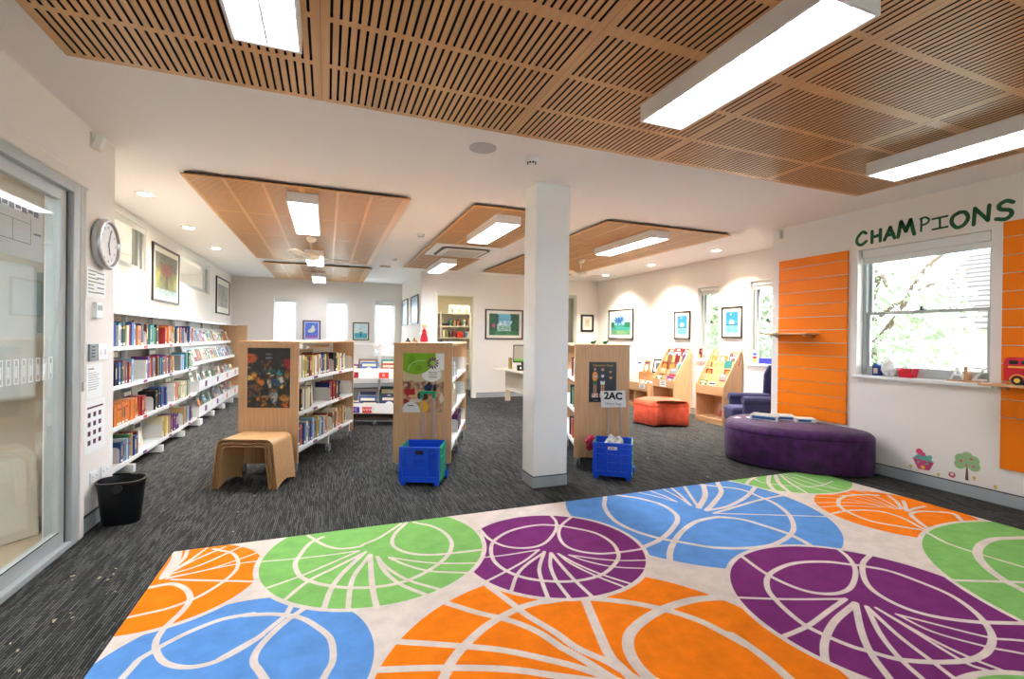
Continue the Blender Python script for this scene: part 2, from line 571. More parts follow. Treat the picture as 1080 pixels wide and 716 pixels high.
# ------------------------------------------------------------------ windows
def window(n, axis, face, out, u0, u1, z0, z1, rail=None, blind=0.0, sill=0.03, frame=0.035, latch=True, m=FRAMEGREY, stile=0.03, depth=0.12, blades=False):
    # face: the wall's room side; out: +1/-1, the way outdoors
    g = group_empty('window_%d' % n)
    def bx(b, ua, ub, da, db, za, zb, mi=0):
        a, c = sorted((face + out * da, face + out * db))
        if axis == 'x':
            b.box(a, c, ua, ub, za, zb, mi)
        else:
            b.box(ua, ub, a, c, za, zb, mi)
    D = depth
    b = MB()
    bx(b, u0, u0 + frame, D - .03, D + .04, z0, z1); bx(b, u1 - frame, u1, D - .03, D + .04, z0, z1)
    bx(b, u0 + frame, u1 - frame, D - .03, D + .04, z0, z0 + frame); bx(b, u0 + frame, u1 - frame, D - .03, D + .04, z1 - frame, z1)
    b.build('window_frame', m, g)
    a, e = u0 + frame, u1 - frame
    zr = rail if rail else None
    def sash(za, zb, d, name):
        b = MB()
        bx(b, a, a + stile, d, d + .028, za, zb); bx(b, e - stile, e, d, d + .028, za, zb)
        bx(b, a + stile, e - stile, d, d + .028, za, za + .035 if not rail else za + (.06 if name == 'lower_sash' else .03)); bx(b, a + stile, e - stile, d, d + .028, zb - .03, zb)
        s = b.build(name, m, g)
        b = MB()
        bx(b, a + stile, e - stile, d + .011, d + .016, za + .03, zb - .03)
        b.build('glass', GLASS, s)
    if rail:
        sash(z0 + frame, rail + .02, D - .015, 'lower_sash')
        sash(rail - .01, z1 - frame, D + .014, 'upper_sash')
        if latch:
            b = MB()
            um = (u0 + u1) / 2
            bx(b, um - .02, um + .02, D - .04, D - .005, rail + .02, rail + .03)
            bx(b, um - .008, um + .008, D - .05, D - .02, rail + .03, rail + .055)
            b.build('latch', DARK, g)
    else:
        sash(z0 + frame, z1 - frame, D, 'sash')
    if sill > 0:
        b = MB()
        bx(b, u0 - .03, u1 + .03, -sill, 0, z0 - .028, z0 - .001)
        bx(b, u0, u1, 0.001, D - .03, z0, z0 + .004)
        b.build('sill', WHITE, g, bevel=.003)
    if blind > 0:
        b = MB()
        bx(b, u0 + .02, u1 - .02, D - .085, D - .032, z1 - blind, z1 - .004)
        bx(b, u0 + .02, u1 - .02, D - .055, D - .05, z1 - blind - .05, z1 - blind)
        bx(b, u0 + .02, u1 - .02, D - .06, D - .045, z1 - blind - .062, z1 - blind - .05)
        b.build('roller_blind', BLIND, g, bevel=.004)
    return g
window(1, 'x', 5.18, 1, 2.255, 3.33, 0.98, 2.28, rail=1.615, blind=.085, sill=.04)
window(2, 'x', 5.18, 1, -1.0, 0.1, 0.98, 2.28, rail=1.615, blind=.085, sill=.04)
window(3, 'x', 6.107, 1, 6.155, 6.64, 0.98, 2.235, rail=1.60, blind=.06)
window(4, 'x', 6.107, 1, 5.03, 5.53, 0.97, 2.235, rail=1.60, blind=.06)
window(10, 'y', -3.0, -1, 1.3, 2.9, .95, 2.3, rail=1.6, blind=.07)
WF = mat('window_white', (240, 242, 244), 0.4)
for i, (a, e, z0, z1) in enumerate(BW):
    window(5 + i, 'y', 12.76, 1, a, e, z0, z1, rail=1.36, blind=.05, sill=.03, m=WF, latch=False)
window(8, 'x', -2.10, -1, 5.2, 7.15, 2.07, 2.665, blind=.06, sill=0, depth=.06, stile=.05)
window(9, 'x', -2.10, -1, 8.6, 10.55, 2.08, 2.655, blind=.06, sill=0, depth=.06, stile=.05)

# cord hanging beside the right windows
for k, (x, y, z0, z1) in enumerate(((5.20, 3.30, 1.55, 2.2), (6.13, 5.50, 1.5, 2.2))):
    MB().tube([(x, y, z0), (x, y, z1)], .002, 5).sphere((x, y, z0 - .01), .012, 8).build('blind_cord', WHITE, bpy.data.objects['window_1' if k == 0 else 'window_4'])

# ------------------------------------------------------------------ sliding glass door on the left
g = group_empty('door_3')
b = MB()
X0, X1 = -1.50, -1.46
b.box(-1.60, -1.462, 3.72, 3.80, 0.0, 2.25)                 # fixed jamb
b.box(-1.60, -1.462, 0.40, 0.46, 0.0, 2.25)
b.box(-1.60, -1.462, 0.46, 3.72, 2.19, 2.25)
b.box(-1.60, -1.462, 0.46, 3.72, 0.0, 0.035)
b.build('door_frame', FRAMEGREY, g, bevel=.003)
b = MB()
b.box(-1.489, -1.455, 0.35, 3.90, 2.25, 2.33)
b.box(-1.489, -1.455, 3.80, 3.865, 0.0, 2.25)
b.build('door_trim', WALL, g, bevel=.012, segs=3)
def leaf(y0, y1, x):
    b = MB()
    b.box(x, x + .04, y0, y0 + .07, .035, 2.19).box(x, x + .04, y1 - .07, y1, .035, 2.19)
    b.box(x, x + .04, y0 + .07, y1 - .07, .035, .12).box(x, x + .04, y0 + .07, y1 - .07, 2.12, 2.19)
    l = b.build('door_leaf', FRAMEGREY, g, bevel=.003)
    MB().box(x + .017, x + .023, y0 + .07, y1 - .07, .12, 2.12).build('glass', GLASS, l)
    b = MB()
    b.box(x - .002, x + .042, y1, y1 + .005, .035, 2.19)
    b.box(x + .0405, x + .042, y0 + .07, y1 - .07, .117, .123)
    b.build('gasket', FRAMEDARK, l)
    return l
l1 = leaf(2.05, 3.710, -1.535)
l2 = leaf(0.47, 2.12, -1.585)
dec = MB()
for k in range(22):
    y = 2.24 + k * .066
    if y > 3.6: break
    for (ya, yb, za, zb) in ((y, y + .04, 1.175, 1.181), (y, y + .04, 1.05, 1.056), (y, y + .006, 1.056, 1.175), (y + .034, y + .04, 1.056, 1.175), (y + .014, y + .026, 1.085, 1.145)):
        dec.box(-1.5115, -1.5105, ya, yb, za, zb)
dec.build('glass_marking', mat('frosted_white', (236, 238, 238), 0.7), l1)

# ------------------------------------------------------------------ slotted timber ceiling panels
ZP = 2.66
def slotted(name, label, x0, x1, y0, y1, along, sheet_u, row_len, rows, m, cut=None, group='slotted timber ceiling panels'):
    # slots run along 'y' (along='y') or 'x'; sheet_u: sheet size across the slots; each sheet holds `rows` rows of slots
    g = thing(name, label, 'ceiling panel', ((x0 + x1) / 2, (y0 + y1) / 2, ZP), 0, group)
    cx, cy = (x0 + x1) / 2, (y0 + y1) / 2
    U0, U1 = (x0, x1) if along == 'y' else (y0, y1)
    V0, V1 = (y0, y1) if along == 'y' else (x0, x1)
    b = MB()
    t = 0.014
    def bx(ua, ub, va, vb, za, zb, mi=0):
        k = len(b.m)
        if along == 'y':
            b.box(ua - cx, ub - cx, va - cy, vb - cy, za, zb, mi)
        else:
            b.box(va - cx, vb - cx, ua - cy, ub - cy, za, zb, mi)
        for q in range(k + 1, len(b.m)):   # veneered face below, slot sides painted black as shade inside the slots
            b.m[q] = 1
    pitch, sw = 0.0375, (0.0115 if along == 'y' else 0.009)
    # slot ranges across
    slots = []
    u = U0
    while u < U1 - 0.05:
        ue = min(u + sheet_u, U1)
        n = int((ue - u - 0.075) / pitch) + 1
        s0 = u + ((ue - u) - (n - 1) * pitch) / 2
        slots += [(s0 + k * pitch - sw / 2, s0 + k * pitch + sw / 2) for k in range(n)]
        u = ue
    rws = []
    v = V1
    if along == 'y':
        while v > V0 + 0.05:
            sh = row_len * rows
            for k in range(rows):
                a = v - 0.035 - k * row_len if k == 0 else v - 0.035 - k * row_len
                rws.append((a - row_len + 0.037, a))
            v -= sh + 0.03
    else:
        v = V0
        while v < V1 - 0.05:
            for k in range(rows):
                a = v + 0.02 + k * row_len
                if a + row_len - .03 > V1: break
                rws.append((a, a + row_len - 0.03))
            v += row_len * rows + 0.02
    rws = sorted([(max(a, V0 + .01), min(e, V1 - .01)) for a, e in rws if e > V0 + .05])
    # long bars between slots
    e0 = U0
    for (sa, sb) in slots:
        bx(e0, sa, V0, V1, 0, t); e0 = sb
    bx(e0, U1, V0, V1, 0, t)
    # bridges across the slots
    for (sa, sb) in slots:
        c = V0
        for (ra, rb) in rws:
            if ra > c: bx(sa, sb, c, ra, 0, t)
            c = rb
        if c < V1: bx(sa, sb, c, V1, 0, t)
    b.build('slotted_board', [m, FELT_SLOT_SHADE], g)
    b = MB()
    b.box(x0 - .004 - cx, x0 - cx, y0 - cy, y1 - cy, 0, t).box(x1 - cx, x1 + .004 - cx, y0 - cy, y1 - cy, 0, t).box(x0 - .004 - cx, x1 + .004 - cx, y0 - .004 - cy, y0 - cy, 0, t).box(x0 - .004 - cx, x1 + .004 - cx, y1 - cy, y1 + .004 - cy, 0, t)
    b.build('edge_strip', m, g)
    b = MB()
    b.box(x0 + .02 - cx, x1 - .02 - cx, y0 + .02 - cy, y1 - .02 - cy, t + .001, 0.03)
    b.build('backing', FELT_SLOT_SHADE, g)
    # sheet joints
    b = MB()
    k = 1
    while U0 + k * sheet_u < U1 - .05:
        s = U0 + k * sheet_u
        (b.box(s - .001 - cx, s + .001 - cx, V0 - cy, V1 - cy, -.0004, .0) if along == 'y' else b.box(V0 - cx, V1 - cx, s - .001 - cy, s + .001 - cy, -.0004, .0))
        k += 1
    if b.v: b.build('sheet_joint', PLY_EDGE, g)
    return g
slotted('slotted_ceiling_panel', 'largest slotted timber ceiling panel, right over the patterned rug', -1.18, 4.52, -1.2, 2.92, 'y', 1.14, 0.372, 3, TIMBER)
slotted('slotted_ceiling_panel', 'slotted timber ceiling panel over the mobile bookshelf, with a ceiling fan', -1.155, 0.745, 4.71, 9.33, 'x', 1.2, 0.303, 3, TIMBER_PALE)
slotted('slotted_ceiling_panel', 'smallest slotted timber ceiling panel, at the far end by the back wall', -1.13, 0.82, 9.86, 12.5, 'x', 1.2, 0.303, 3, TIMBER_PALE)
slotted('slotted_ceiling_panel', 'narrow slotted timber ceiling panel holding the square air conditioning unit', 1.38, 2.42, 4.65, 9.33, 'x', 1.2, 0.33, 3, TIMBER_PALE)
slotted('slotted_ceiling_panel', 'slotted timber ceiling panel behind the pillar, above the magazine racks', 2.97, 4.80, 4.66, 9.3, 'x', 1.2, 0.292, 3, TIMBER_PALE)

# ------------------------------------------------------------------ luminaires
LUM = mat('tube_glow', (255, 252, 246), 0.5, emit=(236, 244, 255), estr=44.0)
LUM_NEAR = mat('tube_glow_dim', (255, 252, 246), 0.5, emit=(236, 244, 255), estr=5.0)
LUM_MID = mat('tube_glow_mid', (255, 252, 246), 0.5, emit=(236, 244, 255), estr=18.0)
LUM_STORE_FILL = mat('store_fill_glow', (255, 252, 246), 0.5, emit=(255, 240, 210), estr=16.0)  # glow of the lamp added to light the store room
BLADE = mat('louvre_white', (250, 250, 250), 0.3)
def luminaire(x0, x1, y0, y1, label, z=2.565, ZP=ZP):
    cx, cy = (x0 + x1) / 2, (y0 + y1) / 2
    g = thing('ceiling_light', label, 'ceiling light', (cx, cy, z), 0, 'fluorescent ceiling lights')
    w, l, hh = (x1 - x0) / 2, (y1 - y0) / 2, ZP - z
    b = MB()
    t = .012
    b.box(-w, -w + t, -l, l, 0, hh).box(w - t, w, -l, l, 0, hh).box(-w + t, w - t, -l, -l + t, 0, hh).box(-w + t, w - t, l - t, l, 0, hh).box(-w + t, w - t, -l + t, l - t, hh - .02, hh - .002)
    b.build('housing', STEEL, g)
    MB().box(-w + t, w - t, -l + t, l - t, .022, .026).build('diffuser', LUM_STORE_FILL if x0 > 2.5 and y0 > 10.4 else (LUM_NEAR if (y1 < 2.5 and x1 > -1.9) else (LUM_MID if (10.8 < y0 < 11 and x0 > -1) else LUM)), g)
    b = MB()
    n = int(2 * l / .075)
    for k in range(1, n):
        y = -l + 2 * l * k / n
        b.box(-w + t, w - t, y - .001, y + .001, .004, .020)
    b.box(-.004, .004, -l + t, l - t, .003, .021)
    b.build('louvre', BLADE, g)
luminaire(-.385, -.115, .80, 2.30, 'white louvred ceiling light nearest the camera at the upper left')
luminaire(1.655, 1.945, 1.18, 2.27, 'long white louvred ceiling light at top centre, over the rug')
luminaire(3.75, 4.08, .90, 2.36, 'long white louvred ceiling light closest to the window wall')
luminaire(-.365, -.09, 4.87, 6.38, 'white ceiling light in front of the fan over the mobile bookshelf')
luminaire(-.34, -.06, 8.05, 9.2, 'white ceiling light just behind the fan over the mobile bookshelf')
luminaire(-.32, -.04, 10.9, 12.1, 'farthest white ceiling light, close to the back wall windows')
luminaire(1.69, 1.98, 4.85, 6.02, 'white ceiling light in front of the square air conditioning unit')
luminaire(1.79, 2.06, 7.92, 9.15, 'white ceiling light behind the square air conditioning unit')
luminaire(3.67, 3.94, 4.78, 6.10, 'white ceiling light right of the pillar, above the red ottoman')

def downlight(x, y, label):
    g = thing('downlight', label, 'downlight', (x, y, H - .012), 0, 'round recessed downlights')
    MB().lathe([(.062, .0), (.085, .0), (.09, .006), (.09, .0115), (.062, .0115), (.062, 0)], n=28, caps=False).build('trim_ring', WHITE, g, smooth=True)
    MB().lathe([(0.0, .006), (.061, .006), (.061, .0105), (0, .0105)], n=24).build('lamp_face', mat('downlight_glow', (255, 246, 228), .5, emit=(255, 240, 214), estr=40.0), g)
    ld = bpy.data.lights.new('downlight_beam', 'SPOT')
    ld.energy = 230 if x > 0 else 75; ld.spot_size = math.radians(125); ld.spot_blend = 1.0; ld.shadow_soft_size = .05
    ld.color = (1.0, .93, .80)
    lo = bpy.data.objects.new('downlight_beam', ld)
    COL.objects.link(lo); lo.parent = g; lo.location = (0, 0, -.01)
for i, (x, y, lb) in enumerate(((-1.675, 5.66, 'round downlight on the left, nearest of three above the wall shelving'), (-1.675, 7.22, 'round downlight on the left, middle of three above the wall shelving'),
                (-1.665, 8.77, 'round downlight on the left, farthest of three above the wall shelving'), (5.52, 5.63, 'round downlight on the right, nearest of three above the magazine racks'),
                (5.54, 7.21, 'round downlight on the right, middle of three above the magazine racks'), (5.56, 8.78, 'round downlight on the right, farthest, above the tree painting'))):
    downlight(x, y, lb)
luminaire(2.9, 3.2, 10.5, 11.5, 'unseen ceiling light added to brighten the store room behind the cream doorway', 2.6, H - .001)  # unseen fixture, added to light the store room
luminaire(-4.2, -3.9, 6.5, 7.9, 'ceiling light of the room seen through the high left windows, nearer one', 2.6, H - .001)
luminaire(-4.2, -3.9, 9.4, 10.8, 'ceiling light of the room seen through the high left windows, farther one', 2.6, H - .001)
luminaire(-2.25, -1.95, 1.2, 2.6, 'unseen ceiling light added to brighten the small room behind the glass door', 2.6, H - .001)  # added lamp out of view, brightens the area past the glass

# ------------------------------------------------------------------ fans
def fan(x, y, a0, label):
    g = thing('ceiling_fan', label, 'ceiling fan', (x, y, ZP), a0, 'white ceiling fans')
    fm = mat('fan_ivory', (236, 226, 206), .4)
    MB().lathe([(0, 0), (.07, 0), (.06, -.035), (.03, -.06), (0, -.06)], n=24).build('ceiling_cup', fm, g, smooth=True)
    MB().cyl((0, 0, -.05), (0, 0, -.22), .011, n=12).build('down_rod', fm, g)
    MB().lathe([(0, -.17), (.035, -.18), (.045, -.2), (.1, -.225), (.11, -.26), (.09, -.29), (.04, -.305), (0, -.31)], n=28).build('motor', fm, g, smooth=True)
    for k in range(3):
        b = MB()
        a = k * 2 * PI / 3
        b.T = Matrix.Rotation(a, 4, 'Z') @ Matrix.Translation((0, 0, -.27)) @ Matrix.Rotation(math.radians(10), 4, 'X')
        b.prism([(.10, -.025), (.2, -.05), (.55, -.065), (.6, -.05), (.61, 0), (.6, .05), (.55, .06), (.2, .045), (.10, .025)], -.003, .003)
        b.box(.07, .2, -.02, .02, -.008, -.003)
        b.build('blade', fm, g, bevel=.002)
fan(-.21, 7.08, math.radians(8), 'white three blade ceiling fan over the left mobile bookshelf')
fan(3.99, 7.07, math.radians(-20), 'white three blade ceiling fan just right of the pillar')

# ------------------------------------------------------------------ air conditioning cassette
g = thing('air_conditioner', 'square white air conditioning cassette set in the narrow timber ceiling panel', 'air conditioner', (1.92, 7.13, ZP - .022))
b = MB()
def rr(w, r, n=6):
    out = []
    for cx, cy, a in ((w - r, w - r, 0), (-w + r, w - r, 90), (-w + r, -w + r, 180), (w - r, -w + r, 270)):
        for k in range(n + 1):
            t = math.radians(a + 90 * k / n)
            out.append((cx + r * math.cos(t), cy + r * math.sin(t)))
    return out
b.prism(rr(.475, .01), 0.0, .02)
b.build('cover_plate', STEEL, g, bevel=.004)
b = MB(); b.prism(rr(.37, .09), -.012, -.001); b.build('air_slot', BLACK, g)
b = MB(); b.prism(rr(.325, .05), -.026, -.013); b.build('centre_grille', STEEL_G, g, bevel=.004)
b = MB()
for k in range(12):
    y = -.25 + k * .045
    b.box(-.25, .25, y, y + .012, -.029, -.0265)
b.build('louvre', mat('grille_grey', (176, 170, 160), .5), g)

# ------------------------------------------------------------------ small things on the ceiling
g = thing('ceiling_speaker', 'round grey speaker grille in the white ceiling before the pillar', 'speaker', (1.04, 3.30, H - .008))
MB().lathe([(0, 0), (.082, .0), (.098, .003), (.1, .0075), (0, .0075)], n=32).build('grille', mat('speaker_grey', (190, 186, 184), .7), g, smooth=True)
def detector(x, y, label, s=1.0):
    g = thing('smoke_detector', label, 'smoke detector', (x, y, H - .001), 0)
    MB().lathe([(0, -.045 * s), (.025 * s, -.043 * s), (.03 * s, -.03 * s), (.05 * s, -.024 * s), (.052 * s, 0), (0, 0)], n=24).build('housing', WHITE, g, smooth=True)
    b = MB()
    for k in range(8):
        a = k * PI / 4
        b.T = Matrix.Rotation(a, 4, 'Z')
        b.box(.029 * s, .034 * s, -.006 * s, .006 * s, -.04 * s, -.028 * s)
    b.build('vent', INK, g)
detector(1.45, 3.35, 'white smoke detector on the ceiling right beside the pillar top')
detector(1.16, 6.4, 'white smoke detector on the ceiling left of the narrow timber panel')
detector(1.1, 8.6, 'small white sprinkler fitting on the ceiling near the back, left of the cassette', .8)
detector(4.9, 9.2, 'small white detector on the ceiling in the far right corner', .8)
def sensor(x, y, z, rz, label):
    g = thing('motion_sensor', label, 'motion sensor', (x, y, z), rz)
    MB().box(-.03, .03, 0, .012, -.05, .05).build('bracket', STEEL_G, g)
    b = MB(); b.T = Matrix.Rotation(math.radians(18), 4, 'X'); b.box(-.03, .03, -.055, -.006, -.05, .045)
    b.build('lens_body', STEEL, g, bevel=.01, segs=3)
sensor(-1.478, 4.02, 2.62, PI / 2, 'small white motion sensor above the glass door, left wall')
sensor(5.168, 4.24, 2.63, -PI / 2, 'small white motion sensor high at the corner of the orange panel wall')
sensor(-2.0, 12.758, 2.6, 0.0, 'tiny white motion sensor high in the far left corner')
b = MB(); b.box(-.1, .1, -.07, .07, -.01, 0)
for k in range(4): b.box(-.08, .08, -.05 + k * .028, -.04 + k * .028, -.014, -.01)
tag(b.build('ceiling_vent', mat('vent_brown', (168, 140, 112), .6), loc=(1.05, 9.6, H - .001)), 'small slotted vent on the ceiling near the back wall', 'vent')

